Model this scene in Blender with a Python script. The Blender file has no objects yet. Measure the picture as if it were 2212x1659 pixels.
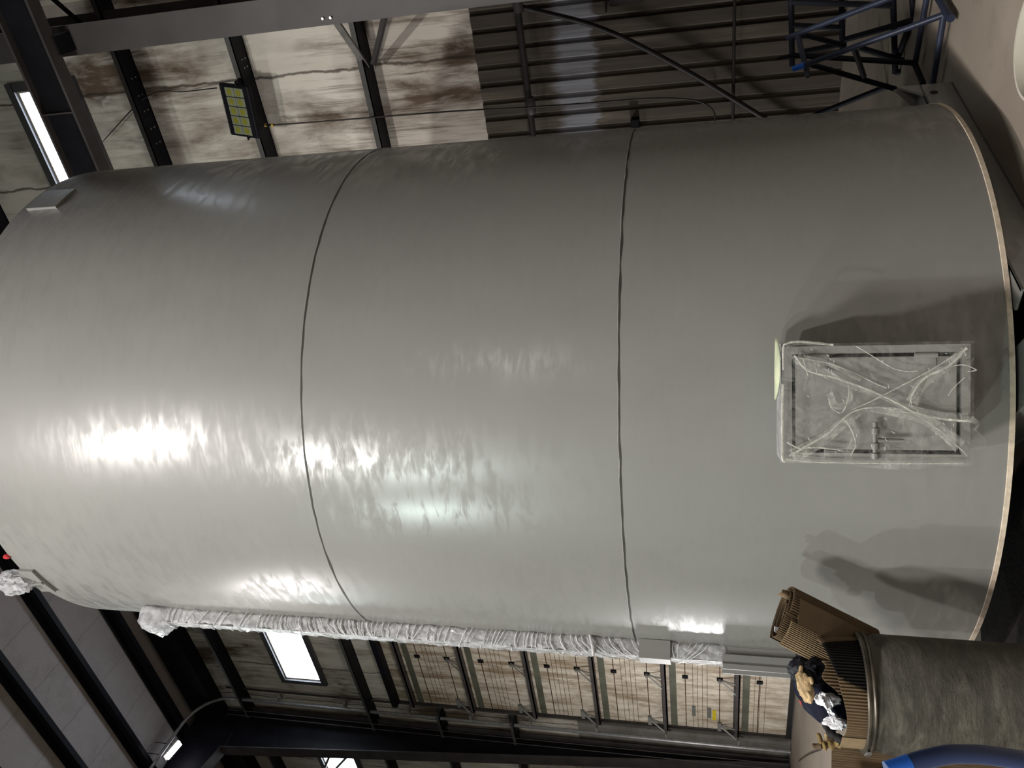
import bpy, bmesh, math, random
from math import sin, cos, pi, atan2, sqrt, radians, hypot
from mathutils import Vector, Matrix, noise
random.seed(7)
SC = bpy.context.scene
COL = SC.collection

# ------------------------------------------------------------------ camera
F_PX, PITCH, ROLL, TH, EYE = 1730.83, 0.2347958, -0.00648, radians(34.0), 1.62
Hd = Vector((-sin(TH), cos(TH), 0)); Rt = Vector((cos(TH), sin(TH), 0)); Zv = Vector((0, 0, 1))
Fw = cos(PITCH)*Hd + sin(PITCH)*Zv
Up = -sin(PITCH)*Hd + cos(PITCH)*Zv
CX = -(cos(ROLL)*Up - sin(ROLL)*Rt)        # image right: the picture was taken on its side, so this is world down
CY = cos(ROLL)*Rt + sin(ROLL)*Up           # image up: world right
cam_d = bpy.data.cameras.new('camera'); cam = bpy.data.objects.new('camera', cam_d); COL.objects.link(cam)
m = Matrix.Identity(4)
for i in range(3):
    m[i][0] = CX[i]; m[i][1] = CY[i]; m[i][2] = -Fw[i]
m[2][3] = EYE
cam.matrix_world = m
cam_d.sensor_width = 36; cam_d.lens = F_PX/2212*36; cam_d.clip_start = .05; cam_d.clip_end = 200
SC.camera = cam

def ray(x, y):
    return Fw + CX*((x-1106)/F_PX) + CY*((829.5-y)/F_PX)
def on_y(x, y, Y):
    d = ray(x, y); k = Y/d.y; return Vector((d.x*k, Y, EYE+d.z*k))
def on_z(x, y, Z):
    d = ray(x, y); k = (Z-EYE)/d.z; return Vector((d.x*k, d.y*k, Z))
def on_x(x, y, X):
    d = ray(x, y); k = X/d.x; return Vector((X, d.y*k, EYE+d.z*k))
def at_h(x, y, dist):                       # at a horizontal distance from the eye
    d = ray(x, y); k = dist/hypot(d.x, d.y); return Vector((d.x*k, d.y*k, EYE+d.z*k))

# ------------------------------------------------------------------ materials
MAT = {}
class NT:
    def __init__(s, name):
        s.m = bpy.data.materials.new(name); s.m.use_nodes = True
        s.t = s.m.node_tree; s.t.nodes.clear()
        s.out = s.n('ShaderNodeOutputMaterial')
        MAT[name] = s.m
    def n(s, typ, **kw):
        nd = s.t.nodes.new(typ)
        for k, v in kw.items():
            if k[0] == '_': setattr(nd, k[1:], v)
            else: nd.inputs[k.replace('__', ' ')].default_value = v
        return nd
    def l(s, a, b): s.t.links.new(a, b)
    def coord(s, scale=(1, 1, 1), kind='Object'):
        tc = s.n('ShaderNodeTexCoord'); mp = s.n('ShaderNodeMapping')
        mp.inputs['Scale'].default_value = scale
        s.l(tc.outputs[kind], mp.inputs['Vector']); return mp.outputs['Vector']
    def noise(s, vec, scale, detail=4, rough=.55, dist=0.):
        nd = s.n('ShaderNodeTexNoise', Scale=scale, Detail=detail, Roughness=rough, Distortion=dist)
        s.l(vec, nd.inputs['Vector']); return nd.outputs['Fac']
    def ramp(s, fac, stops):
        nd = s.n('ShaderNodeValToRGB'); cr = nd.color_ramp
        while len(cr.elements) < len(stops): cr.elements.new(.5)
        for e, (p, c) in zip(cr.elements, stops):
            e.position = p; e.color = (c, c, c, 1) if not hasattr(c, '__len__') else (*c, 1)
        s.l(fac, nd.inputs['Fac']); return nd.outputs['Color']
    def mix(s, fac, a, b, blend='MIX'):
        nd = s.n('ShaderNodeMix', _data_type='RGBA', _blend_type=blend)
        for sock, v in ((nd.inputs[0], fac), (nd.inputs[6], a), (nd.inputs[7], b)):
            if hasattr(v, 'is_linked'): s.l(v, sock)
            elif hasattr(v, '__len__'): sock.default_value = (*v, 1)
            else: sock.default_value = v
        return nd.outputs[2]
    def math(s, op, a, b=0.):
        nd = s.n('ShaderNodeMath', _operation=op)
        for k, v in ((0, a), (1, b)):
            if hasattr(v, 'is_linked'): s.l(v, nd.inputs[k])
            else: nd.inputs[k].default_value = v
        return nd.outputs[0]
    def bsdf(s, color, rough=.5, metal=0., spec=.5, bump=None, bstr=.3, bdist=.01):
        b = s.n('ShaderNodeBsdfPrincipled')
        for key, v in (('Base Color', color), ('Roughness', rough), ('Metallic', metal), ('Specular IOR Level', spec)):
            if hasattr(v, 'is_linked'): s.l(v, b.inputs[key])
            elif hasattr(v, '__len__'): b.inputs[key].default_value = (*v, 1)
            else: b.inputs[key].default_value = v
        if bump is not None:
            bp = s.n('ShaderNodeBump', Strength=bstr, Distance=bdist)
            s.l(bump, bp.inputs['Height']); s.l(bp.outputs['Normal'], b.inputs['Normal'])
        s.l(b.outputs[0], s.out.inputs['Surface']); return b

def simple(name, col, rough=.5, metal=0., spec=.5, var=.25, scale=6., bump=0., stretch=(1, 1, 1)):
    t = NT(name); v = t.coord(stretch)
    f = t.noise(v, scale, 5)
    dark = tuple(c*(1-var) for c in col); lite = tuple(min(1, c*(1+var)) for c in col)
    c = t.ramp(f, [(.3, dark), (.7, lite)])
    t.bsdf(c, rough, metal, spec, t.noise(v, scale*8, 3) if bump else None, bump)
    return t.m

def mat_tank():
    t = NT('tank_paint')
    tc = t.n('ShaderNodeTexCoord'); sx = t.n('ShaderNodeSeparateXYZ'); t.l(tc.outputs['Object'], sx.inputs[0])
    ang = t.math('ARCTAN2', sx.outputs[1], sx.outputs[0])
    cb = t.n('ShaderNodeCombineXYZ')
    t.l(t.math('MULTIPLY', ang, 1.83), cb.inputs[0]); t.l(sx.outputs[2], cb.inputs[2])
    mp = t.n('ShaderNodeMapping'); mp.inputs['Scale'].default_value = (2.2, 1, 7.); t.l(cb.outputs[0], mp.inputs[0])
    mp2 = t.n('ShaderNodeMapping'); mp2.inputs['Scale'].default_value = (1.3, 1, .9); t.l(cb.outputs[0], mp2.inputs[0])
    hair = t.noise(mp.outputs[0], 2.2, 7, .68, .4)
    blot = t.noise(mp2.outputs[0], 1.1, 4, .6)
    g = t.math('ADD', t.math('MULTIPLY', hair, .55), t.math('MULTIPLY', blot, .45))
    coat = t.ramp(g, [(.43, 0.), (.49, .25), (.54, .85), (.62, 1.)])
    c = t.ramp(t.noise(mp2.outputs[0], 2.0, 5), [(.3, (.192, .190, .180)), (.7, (.206, .204, .193))])
    fine = t.noise(tc.outputs['Object'], 55, 3)
    sc = t.math('MULTIPLY', t.ramp(t.noise(mp2.outputs[0], 7.5, 6, .7, .6), [(.60, 0.), (.70, .8)]), t.ramp(sx.outputs[2], [(.30, 1.), (.62, 0.)]))
    sc = t.math('MULTIPLY', sc, t.ramp(t.math('MULTIPLY', t.math('ADD', ang, pi), 1/(2*pi)), [(.31, 0.), (.33, 1.), (.36, 1.), (.38, 0.)]))
    c = t.mix(sc, c, (.045, .042, .040))
    b = t.bsdf(c, .44, 0, .34, fine, .03, .003)
    t.l(coat, b.inputs['Coat Weight']); b.inputs['Coat Roughness'].default_value = .255; b.inputs['Coat IOR'].default_value = 1.55
mat_tank()

def mat_insul(name, base, stain, lightc, amount=.5, seams=True, vscale=.28, sstr=.85):
    t = NT(name)
    v = t.coord((1.3, 1.3, vscale)); vs = t.coord((1, 1, 1))
    streak = t.noise(v, 1.6, 8, .66, .35)
    fine = t.noise(t.coord((14, 14, .5)), 1.5, 6, .7)
    big = t.noise(vs, .55, 4, .6)
    a = t.ramp(streak, [(.44, 0.), (.66, 1.)])
    f = t.math('MULTIPLY', a, t.ramp(big, [(.36, .15), (.62, amount*2)]))
    c = t.mix(f, base, stain)
    f2 = t.math('MULTIPLY', t.ramp(fine, [(.52, 0.), (.72, 1.)]), t.ramp(big, [(.4, .1), (.6, amount*1.3)]))
    c = t.mix(f2, c, tuple(x*.7 for x in stain))
    w = t.ramp(t.noise(t.coord((1.1, 1.1, .5)), 2.6, 7, .7, .8), [(.60, 0.), (.68, 1.)])
    c = t.mix(t.math('MULTIPLY', w, .55), c, lightc)
    if seams:      # seams between the blankets, running up the wall
        sx = t.n('ShaderNodeSeparateXYZ'); t.l(vs, sx.inputs[0])
        wob = t.math('MULTIPLY', t.noise(vs, 3., 3), .10)
        fr = t.math('FRACT', t.math('ADD', t.math('MULTIPLY', sx.outputs[0], .82), wob))
        d = t.math('ABSOLUTE', t.math('SUBTRACT', fr, .5))
        line = t.ramp(d, [(.0, 1.), (.010, .8), (.018, 0.)])
        c = t.mix(t.math('MULTIPLY', line, sstr), c, (.05, .035, .025))
    t.bsdf(c, .75, 0, .25, t.noise(t.coord((2, 2, .6)), 3, 5, .6), .25, .03)
mat_insul('insulation', (.66, .60, .525), (.13, .09, .062), (.72, .69, .65), .75)
mat_insul('roof_insulation', (.40, .36, .35), (.30, .265, .255), (.43, .39, .38), .35, True, 1., .22)
mat_insul('hall_lining', (.34, .31, .28), (.20, .16, .12), (.4, .37, .34), .3, False)

def mat_corr():
    t = NT('dirty_steel_panel')
    v = t.coord((5, 5, .22)); o = t.coord()
    s1 = t.noise(v, 1.7, 8, .7, .3)
    c = t.ramp(s1, [(.28, (.028, .021, .015)), (.46, (.064, .050, .037)), (.60, (.115, .094, .070)), (.74, (.26, .22, .17))])
    big = t.noise(o, .6, 4)
    c = t.mix(t.ramp(big, [(.4, 0.), (.62, .7)]), c, (.06, .045, .033))
    # a ragged band of pale blue-grey across the sheets
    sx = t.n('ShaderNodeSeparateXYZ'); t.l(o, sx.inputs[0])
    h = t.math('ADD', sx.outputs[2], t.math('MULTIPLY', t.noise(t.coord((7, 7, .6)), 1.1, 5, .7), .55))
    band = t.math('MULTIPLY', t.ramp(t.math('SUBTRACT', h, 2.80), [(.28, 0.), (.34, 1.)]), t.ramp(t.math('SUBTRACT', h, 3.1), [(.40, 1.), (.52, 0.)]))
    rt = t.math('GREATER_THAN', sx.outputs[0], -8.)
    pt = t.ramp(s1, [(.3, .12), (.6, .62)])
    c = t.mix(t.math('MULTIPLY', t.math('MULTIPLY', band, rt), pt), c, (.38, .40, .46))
    t.bsdf(c, .62, .0, .4)
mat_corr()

def mat_floor():
    t = NT('concrete_floor'); o = t.coord()
    c = t.ramp(t.noise(o, 1.1, 6, .6), [(.3, (.245, .205, .165)), (.7, (.32, .272, .223))])
    c = t.mix(t.ramp(t.noise(o, 4.2, 6, .7), [(.55, 0.), (.75, .5)]), c, (.17, .135, .108))
    c = t.mix(t.ramp(t.noise(o, 16, 4, .6), [(.66, 0.), (.74, .6)]), c, (.38, .345, .30))
    t.bsdf(c, .62, 0, .4, t.noise(o, 40, 4), .12, .004)
mat_floor()

def mat_door():
    t = NT('overhead_door_sheet'); o = t.coord()
    st = t.noise(t.coord((3.5, 3.5, .35)), 1.7, 7, .68, .3)
    c = t.ramp(st, [(.36, (.22, .155, .095)), (.5, (.50, .43, .35)), (.62, (.62, .55, .46))])
    sm = t.ramp(t.noise(t.coord((5, 5, 2.2)), 1.8, 6, .7), [(.46, 0.), (.66, .75)])
    c = t.mix(sm, c, (.25, .19, .13))
    t.bsdf(c, .5, 0, .4)
mat_door()

simple('black_steel', (.007, .007, .010), .55, 0, .14, .4, 3)
simple('dark_bronze_steel', (.055, .047, .046), .5, 0, .35, .3, 3)
simple('column_paint', (.056, .048, .045), .5, 0, .4, .18, 2)
simple('girt_lip_lit', (.066, .064, .060), .5, 0, .4, .2, 5)
simple('grey_steel', (.17, .165, .155), .45, .0, .5, .25, 5)
simple('galvanised', (.36, .36, .36), .34, .75, .5, .2, 9)
simple('sheet_steel', (.23, .205, .185), .36, .1, .5, .3, 1.6, 0, (1, 1, 2))
simple('pipe_black', (.022, .018, .016), .5, 0, .4, .3, 5)
simple('handle_blue', (.012, .030, .105), .42, 0, .5, .18, 9)
simple('blue_paint', (.016, .023, .046), .42, 0, .5, .18, 9)
simple('bright_blue_tape', (.012, .13, .62), .4, 0, .5, .1, 9)
simple('blue_dark_paint', (.006, .007, .013), .6, 0, .2, .3, 9)
simple('primer_edge', (.56, .47, .37), .6, 0, .3, .2, 30)
simple('tank_seam_shade', (.035, .034, .030), .6, 0, .3, .2, 30)
simple('gasket_rubber', (.012, .012, .012), .6, 0, .3, .2, 30)
simple('door_green', (.088, .088, .064), .55, 0, .4, .25, 4)
simple('rust_line', (.055, .028, .016), .8, 0, .2, .4, 8)
simple('window_frame', (.075, .072, .075), .45, .2, .5, .2, 4)
simple('window_reveal', (.46, .40, .33), .6, 0, .3, .15, 4)
simple('kerb', (.17, .145, .12), .8, 0, .2, .25, 4)
simple('rubber_mat', (.012, .010, .009), .7, 0, .25, .5, 6, .3)
simple('navy_cloth', (.008, .010, .022), .85, 0, .2, .5, 14, .4)
simple('black_bag', (.006, .006, .010), .5, 0, .25, .4, 14, .3)
simple('tan_leather', (.50, .36, .20), .7, 0, .25, .3, 25, .4)
simple('olive_leather', (.20, .135, .05), .7, 0, .25, .4, 25, .4)
simple('brown_leather', (.085, .055, .03), .65, 0, .3, .4, 25, .4)
simple('red_cloth', (.42, .03, .035), .8, 0, .2, .2, 20, .3)
simple('white_rag', (.74, .74, .78), .8, 0, .2, .06, 14, .5)
simple('white_plastic', (.50, .46, .39), .4, 0, .5, .08, 8)
simple('yellow_paper', (.50, .49, .29), .7, 0, .2, .15, 15, .2)
simple('pale_tape', (.47, .50, .34), .65, 0, .3, .1, 15)
simple('floodlight_lens', (.20, .215, .15), .2, 0, .5, .1, 10)
simple('led_chip', (.20, .195, .022), .5, 0, .4, .1, 10)
simple('orange_plug', (.55, .36, .08), .5, 0, .4, .1, 10)
simple('yellow_sticker', (.52, .40, .02), .5, 0, .3, .12, 20)
simple('grey_sticker', (.12, .12, .11), .6, 0, .3, .3, 20)
simple('white_foil', (.66, .64, .60), .6, 0, .3, .12, 6, .4)

def mat_cardboard(name, col, ribs=False):
    t = NT(name); o = t.coord()
    c = t.ramp(t.noise(o, 7, 5, .6), [(.3, tuple(x*.82 for x in col)), (.7, tuple(min(1, x*1.12) for x in col))])
    t.bsdf(c, .82, 0, .15, t.noise(o, 60, 3), .15, .003)
mat_cardboard('cardboard', (.105, .072, .042))
mat_cardboard('cardboard_light', (.22, .158, .094))

def mat_liner():
    t = NT('cardboard_stained'); o = t.coord()
    c = t.ramp(t.noise(o, 7, 5, .6), [(.3, (.10, .068, .039)), (.7, (.14, .097, .057))])
    # a spill of black paint on one side, with its own ragged outline
    tc = t.n('ShaderNodeTexCoord'); sx = t.n('ShaderNodeSeparateXYZ'); t.l(tc.outputs['Object'], sx.inputs[0])
    ang = t.math('ARCTAN2', sx.outputs[1], sx.outputs[0])
    a = t.math('MULTIPLY', t.math('ABSOLUTE', t.math('SUBTRACT', ang, SPILL)), 1.0)
    wob = t.math('MULTIPLY', t.math('SUBTRACT', t.noise(o, 9, 4, .6), .5), .5)
    hz = t.math('MULTIPLY', t.math('SUBTRACT', sx.outputs[2], .97), 1.8)
    f = t.math('ADD', t.math('ADD', a, hz), wob)
    c = t.mix(t.ramp(f, [(.50, 1.), (.56, 0.)]), c, (.006, .005, .005))
    t.bsdf(c, .8, 0, .15)
SPILL = -.62
mat_liner()

def mat_drum():
    t = NT('drum_grime'); o = t.coord()
    st = t.noise(t.coord((3, 3, 9)), 1.6, 8, .7, .5)
    c = t.ramp(st, [(.32, (.022, .018, .013)), (.5, (.062, .055, .041)), (.64, (.115, .103, .080))])
    c = t.mix(t.ramp(t.noise(o, 5.5, 7, .75, .6), [(.55, 0.), (.62, .85)]), c, (.035, .026, .018))
    c = t.mix(t.ramp(t.noise(o, 3.2, 2, .5), [(.66, 0.), (.68, .8)]), c, (.20, .20, .165))
    t.bsdf(c, .55, 0, .45, t.noise(t.coord((2, 2, 6)), 9, 7, .75), .8, .02)
mat_drum()
simple('drum_band', (.085, .075, .06), .35, .6, .5, .5, 12)

def mat_film(name, tint, base, amp, scale, rough=.16):
    t = NT(name); o = t.coord()
    tr = t.n('ShaderNodeBsdfTransparent'); tr.inputs[0].default_value = (.97, .97, .97, 1)
    gl = t.n('ShaderNodeBsdfPrincipled'); gl.inputs['Base Color'].default_value = (*tint, 1)
    gl.inputs['Roughness'].default_value = rough; gl.inputs['Specular IOR Level'].default_value = .8
    nz = t.noise(o, scale, 6, .7, 1.2)
    bp = t.n('ShaderNodeBump', Strength=.9, Distance=.02); t.l(nz, bp.inputs['Height']); t.l(bp.outputs[0], gl.inputs['Normal'])
    f = t.math('ADD', t.math('MULTIPLY', t.ramp(nz, [(.42, 0.), (.72, 1.)]), amp), base)
    mx = t.n('ShaderNodeMixShader'); t.l(f, mx.inputs[0]); t.l(tr.outputs[0], mx.inputs[1]); t.l(gl.outputs[0], mx.inputs[2])
    t.l(mx.outputs[0], t.out.inputs['Surface'])
mat_film('stretch_film', (.62, .60, .56), .03, .24, 8)
mat_film('film_fold', (.66, .64, .59), .10, .42, 16)
mat_film('film_crease', (.80, .77, .70), .42, .5, 30)
mat_film('silver_film', (.62, .62, .64), .38, .5, 11, .12)
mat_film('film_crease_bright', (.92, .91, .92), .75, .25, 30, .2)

def mat_emit(name, col, strength):
    t = NT(name); e = t.n('ShaderNodeEmission', Strength=strength); e.inputs[0].default_value = (*col, 1)
    t.l(e.outputs[0], t.out.inputs['Surface'])
mat_emit('daylight_pane', (.78, .88, 1.), 13.)
mat_emit('lamp_tube', (.86, .88, 1.), 9.)

# ------------------------------------------------------------------ mesh builder
class MB:
    def __init__(s): s.v = []; s.f = []; s.mi = []; s.cur = 0
    def add(s, vs, fs):
        o = len(s.v); s.v += [Vector(p) for p in vs]
        for f in fs: s.f.append([i+o for i in f]); s.mi.append(s.cur)
        return s
    def hexa(s, p):       # 8 points: bottom 4 then top 4
        return s.add(p, [(3, 2, 1, 0), (4, 5, 6, 7), (0, 1, 5, 4), (1, 2, 6, 5), (2, 3, 7, 6), (3, 0, 4, 7)])
    def box(s, x0, x1, y0, y1, z0, z1):
        return s.hexa([(x0, y0, z0), (x1, y0, z0), (x1, y1, z0), (x0, y1, z0), (x0, y0, z1), (x1, y0, z1), (x1, y1, z1), (x0, y1, z1)])
    def obox(s, c, ax, ay, az):   # centre and three half vectors
        c, ax, ay, az = map(Vector, (c, ax, ay, az))
        return s.hexa([c-ax-ay-az, c+ax-ay-az, c+ax+ay-az, c-ax+ay-az, c-ax-ay+az, c+ax-ay+az, c+ax+ay+az, c-ax+ay+az])
    def bar(s, a, b, w, h, up=(0, 0, 1)):
        a, b = Vector(a), Vector(b); d = (b-a); L = d.length; d.normalize()
        up = Vector(up); sd = d.cross(up)
        if sd.length < 1e-4: sd = d.cross(Vector((1, 0, 0)))
        sd.normalize(); u = sd.cross(d)
        return s.obox((a+b)/2, d*L/2, sd*w/2, u*h/2)
    def tube(s, pts, r, n=12, cap=True):
        pts = [Vector(p) for p in pts]; rs = r if hasattr(r, '__len__') else [r]*len(pts)
        t0 = (pts[1]-pts[0]).normalized()
        nv = t0.orthogonal().normalized(); rings = []
        for i, p in enumerate(pts):
            if i == 0: t = pts[1]-pts[0]
            elif i == len(pts)-1: t = pts[-1]-pts[-2]
            else: t = (pts[i+1]-pts[i]).normalized()+(pts[i]-pts[i-1]).normalized()
            t.normalize(); nv = (nv-t*nv.dot(t)).normalized(); b = t.cross(nv)
            rings.append([p+(nv*cos(2*pi*k/n)+b*sin(2*pi*k/n))*rs[i] for k in range(n)])
        vs = [q for rg in rings for q in rg]; fs = []
        for i in range(len(pts)-1):
            for k in range(n):
                fs.append((i*n+k, i*n+(k+1) % n, (i+1)*n+(k+1) % n, (i+1)*n+k))
        if cap:
            fs.append(tuple(range(n))[::-1]); fs.append(tuple((len(pts)-1)*n+k for k in range(n)))
        return s.add(vs, fs)
    def lathe(s, prof, n=48, c=(0, 0, 0), a0=0., a1=2*pi):
        full = abs(a1-a0-2*pi) < 1e-6; m_ = n if full else n+1; vs = []; fs = []
        for (r, z) in prof:
            for k in range(m_):
                a = a0+(a1-a0)*k/n; vs.append((c[0]+r*cos(a), c[1]+r*sin(a), c[2]+z))
        for i in range(len(prof)-1):
            for k in range(n):
                k2 = (k+1) % m_
                fs.append((i*m_+k, i*m_+k2, (i+1)*m_+k2, (i+1)*m_+k))
        return s.add(vs, fs)
    def grid(s, P, closed=False):
        R, C = len(P), len(P[0]); vs = [q for row in P for q in row]; fs = []
        for i in range(R-1):
            for j in range(C if closed else C-1):
                j2 = (j+1) % C; fs.append((i*C+j, i*C+j2, (i+1)*C+j2, (i+1)*C+j))
        return s.add(vs, fs)
    def prism(s, poly, d):     # planar polygon (3D points) extruded by vector d
        n = len(poly); poly = [Vector(p) for p in poly]; d = Vector(d)
        vs = poly+[p+d for p in poly]
        fs = [tuple(range(n))[::-1], tuple(n+k for k in range(n))]+[(k, (k+1) % n, n+(k+1) % n, n+k) for k in range(n)]
        return s.add(vs, fs)
    def build(s, name, mats, parent=None, smooth=None, bevel=0., loc=None, rotz=0., solid=0.):
        me = bpy.data.meshes.new(name)
        if parent is not None:
            off = Vector(parent.get('_o', (0, 0, 0)))
        else:
            off = Vector(loc) if loc is not None else Vector((0, 0, 0))
        me.from_pydata([tuple(p-off) for p in s.v], [], s.f)
        for mn in (mats if isinstance(mats, (list, tuple)) else [mats]): me.materials.append(MAT[mn])
        for p_, k in zip(me.polygons, s.mi): p_.material_index = k
        bm = bmesh.new(); bm.from_mesh(me); bmesh.ops.recalc_face_normals(bm, faces=bm.faces); bm.to_mesh(me); bm.free()
        if smooth is not None:
            for p_ in me.polygons: p_.use_smooth = True
            me.set_sharp_from_angle(angle=radians(smooth))
        o = bpy.data.objects.new(name, me); COL.objects.link(o)
        if parent is not None:
            o.parent = parent; o['_o'] = tuple(off)
        else:
            o.location = off; o['_o'] = tuple(off)
        if solid:
            md = o.modifiers.new('solid', 'SOLIDIFY'); md.thickness = solid; md.offset = 0
        if bevel:
            md = o.modifiers.new('bevel', 'BEVEL'); md.width = bevel; md.segments = 2; md.limit_method = 'ANGLE'
        return o

def tag(o, label, cat, group=None, kind=None):
    if label: o['label'] = label
    if cat: o['category'] = cat
    if group: o['group'] = group
    if kind: o['kind'] = kind
    return o
def thing(name, label, cat, loc, group=None):
    o = bpy.data.objects.new(name, None); COL.objects.link(o); o.location = loc; o['_o'] = tuple(loc)
    o.empty_display_size = .2
    return tag(o, label, cat, group)
def struct(o, label, cat): return tag(o, label, cat, None, 'structure')
def place(o): return o

# ================================================================== THE HALL
YW = 9.83                      # inner face of the back wall
ZE = 13.55                     # eave
XL, XR, YF = -34.0, 9.0, -20.0
SL = 1/12.
def roof_z(y): return ZE+(YW-y)*SL

struct(MB().box(XL-.2, XR+.2, YF-.2, YW+.4, -.2, 0).build('floor', 'concrete_floor'), 'tan concrete floor of the hall with dust and scuffs', 'floor')
mb = MB(); mb.hexa([(XL-.2, YF-.2, roof_z(YF)), (XR+.2, YF-.2, roof_z(YF)), (XR+.2, YW+.3, roof_z(YW+.3)), (XL-.2, YW+.3, roof_z(YW+.3)),
                    (XL-.2, YF-.2, roof_z(YF)+.2), (XR+.2, YF-.2, roof_z(YF)+.2), (XR+.2, YW+.3, roof_z(YW+.3)+.2), (XL-.2, YW+.3, roof_z(YW+.3)+.2)])
ceiling = struct(mb.build('ceiling', 'roof_insulation'), 'brownish grey insulated roof between dark purlins', 'ceiling')

# windows in the strip under the eave, and the overhead door
WZ0, WZ1 = 9.86, 10.76
WIN = [(-14.52, -11.4), (-3.9, -1.72), (-20.3, -17.0), (.5, 4.4)]
DX0, DX1, DZ1 = -14.95, -8.95, 8.16
LZ = 4.24                      # top of the steel sheets of the lower wall
mb = MB()
def wall_rect(x0, x1, z0, z1): mb.box(x0, x1, YW, YW+.25, z0, z1)
wall_rect(XL, DX0-.0, LZ, WZ0); wall_rect(DX1, XR, LZ, WZ0); wall_rect(DX0, DX1, DZ1, WZ0)
xs = [XL]+sorted(sum(([a, b] for a, b in WIN), []))+[XR]
for k in range(0, len(xs), 2): wall_rect(xs[k], xs[k+1], WZ0, WZ1)
wall_rect(XL, XR, WZ1, ZE+.05)
struct(mb.build('wall_back', 'insulation'), 'stained white insulation lining the upper back wall', 'wall')

def corrugated(name, x0, x1, label):
    pts = []; x = x0; pitch = .203
    while x < x1:
        for dx, dy in ((0, 0), (.075, 0), (.095, .030), (.125, .030), (.145, 0)):
            if x+dx < x1: pts.append((x+dx, dy))
        # two small stiffening beads in the flat
        x += pitch
    pts.append((x1, 0))
    rows = [[(px, YW-.02+dy, z) for px, dy in pts] for z in (.10, 1.2, 2.4, 3.4, LZ)]
    m2 = MB().grid(rows); n = len(pts)
    m2.box(x0, x1, YW+.02, YW+.25, .0, LZ-.001)
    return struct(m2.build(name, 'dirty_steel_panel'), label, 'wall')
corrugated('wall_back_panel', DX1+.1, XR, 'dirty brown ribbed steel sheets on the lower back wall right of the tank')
mb = MB(); mb.box(DX1+.1, XR, YW-.06, YW+.02, 0, .11)
struct(mb.build('baseboard_back', 'kerb'), 'low concrete kerb under the ribbed steel sheets', 'baseboard')

# plain steel liner left of the door
mb = MB(); mb.box(XL, DX0-.02, YW+.0, YW+.25, 0, LZ)
for k in range(3): mb.box(-15.55, -14.99, YW-.012, YW, .06+1.4*k, 1.42+1.4*k)
mb.box(XL, -15.56, YW-.012, YW, .06, LZ)
struct(mb.build('wall_back_liner', 'sheet_steel'), 'dull sheet steel liner left of the overhead door', 'wall')

struct(MB().box(XL-.25, XL, YF, YW+.25, 0, 16.5).build('wall_left', 'hall_lining'), 'lined end wall far left of the hall', 'wall')
struct(MB().box(XR, XR+.25, YF, YW+.25, 0, 16.5).build('wall_right', 'hall_lining'), 'lined end wall right of the hall', 'wall')
struct(MB().box(XL, XR, YF-.25, YF, 0, 16.5).build('wall_front', 'hall_lining'), 'lined wall behind the camera', 'wall')

for i, (a, b) in enumerate(WIN):
    root = MB()
    fw = .10
    for (x0, x1, z0, z1) in ((a-fw, b+fw, WZ1-.01, WZ1+fw), (a-fw, b+fw, WZ0-fw, WZ0+.01), (a-fw, a+.01, WZ0, WZ1), (b-.01, b+fw, WZ0, WZ1)):
        root.box(x0, x1, YW-.07, YW+.02, z0, z1)
    o = struct(root.build('window_%d' % (i+1), 'window_frame'), ['bright daylit strip window left of the tank', 'bright daylit strip window above the steel beam right of the tank', 'daylit strip window behind the dark tapered column', 'daylit strip window right of the brown column'][i], 'window')
    rv = MB()
    for (x0, x1, z0, z1) in ((a, b, WZ1-.04, WZ1), (a, b, WZ0, WZ0+.04), (a, a+.04, WZ0+.04, WZ1-.04), (b-.04, b, WZ0+.04, WZ1-.04)):
        rv.box(x0, x1, YW-.02, YW+.10, z0, z1)
    rv.build('window_reveal', 'window_reveal', o)
    MB().box(a+.04, b-.04, YW+.05, YW+.07, WZ0+.04, WZ1-.04).build('window_pane', 'daylight_pane', o)

# ---- overhead door
door = struct(MB().box(DX0, DX1, YW-.02, YW+.03, 0.02, DZ1-.02).build('door_1', 'overhead_door_sheet'), 'tall overhead door of stained white sheets with dark ribs', 'door')
ribs_z = [1.04, 2.40, 3.76, 5.08, 6.44, 7.80]
for k, z in enumerate(ribs_z):
    r_ = MB(); r_.box(DX0+.0, DX1, YW-.17, YW-.02, z-.045, z-.02); r_.box(DX0, DX1, YW-.17, YW-.145, z-.045, z+.035); r_.box(DX0, DX1, YW-.04, YW-.02, z-.045, z+.06)
    r_.build('door_rib', 'dark_bronze_steel', door)
    MB().box(DX0, DX1, YW-.025, YW-.015, z-.23, z-.10).build('door_stripe', 'door_green', door)
    for q, dz in (('a', -.40), ('b', .32)):
        zz = z+dz
        if .1 < zz < DZ1-.1:
            MB().box(DX0, DX1, YW-.026, YW-.018, zz-.008, zz+.008).build('door_joint', 'rust_line', door)
            MB().box(-13.40, -13.32, YW-.045, YW-.018, zz-.055, zz+.055).build('hinge_plate', 'black_steel', door)
    zz = z+.32
    if zz < DZ1-.1:
        hb = MB(); hb.bar((-13.36, YW-.05, zz), (-13.30, YW-.16, z+.02), .02, .02); hb.bar((-13.36, YW-.05, zz), (-13.62, YW-.16, z+.02), .02, .02); hb.tube([(-13.36, YW-.10, zz-.0), (-13.36, YW-.02, zz)], .035, 10)
        hb.build('hinge_strut', 'grey_steel', door)
        hb = MB(); hb.bar((-14.80, YW-.03, zz), (-14.72, YW-.16, z+.02), .025, .02); hb.bar((-14.80, YW-.04, zz), (-15.02, YW-.16, z+.0), .03, .025); hb.box(-14.95, -14.7, YW-.07, YW-.02, zz-.035, zz+.035)
        hb.build('end_hinge', 'grey_steel', door)
mb = MB()
for z in (.52, .62, .72, .85): mb.box(DX0, DX1, YW-.024, YW-.019, z-.003, z+.003)
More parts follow.
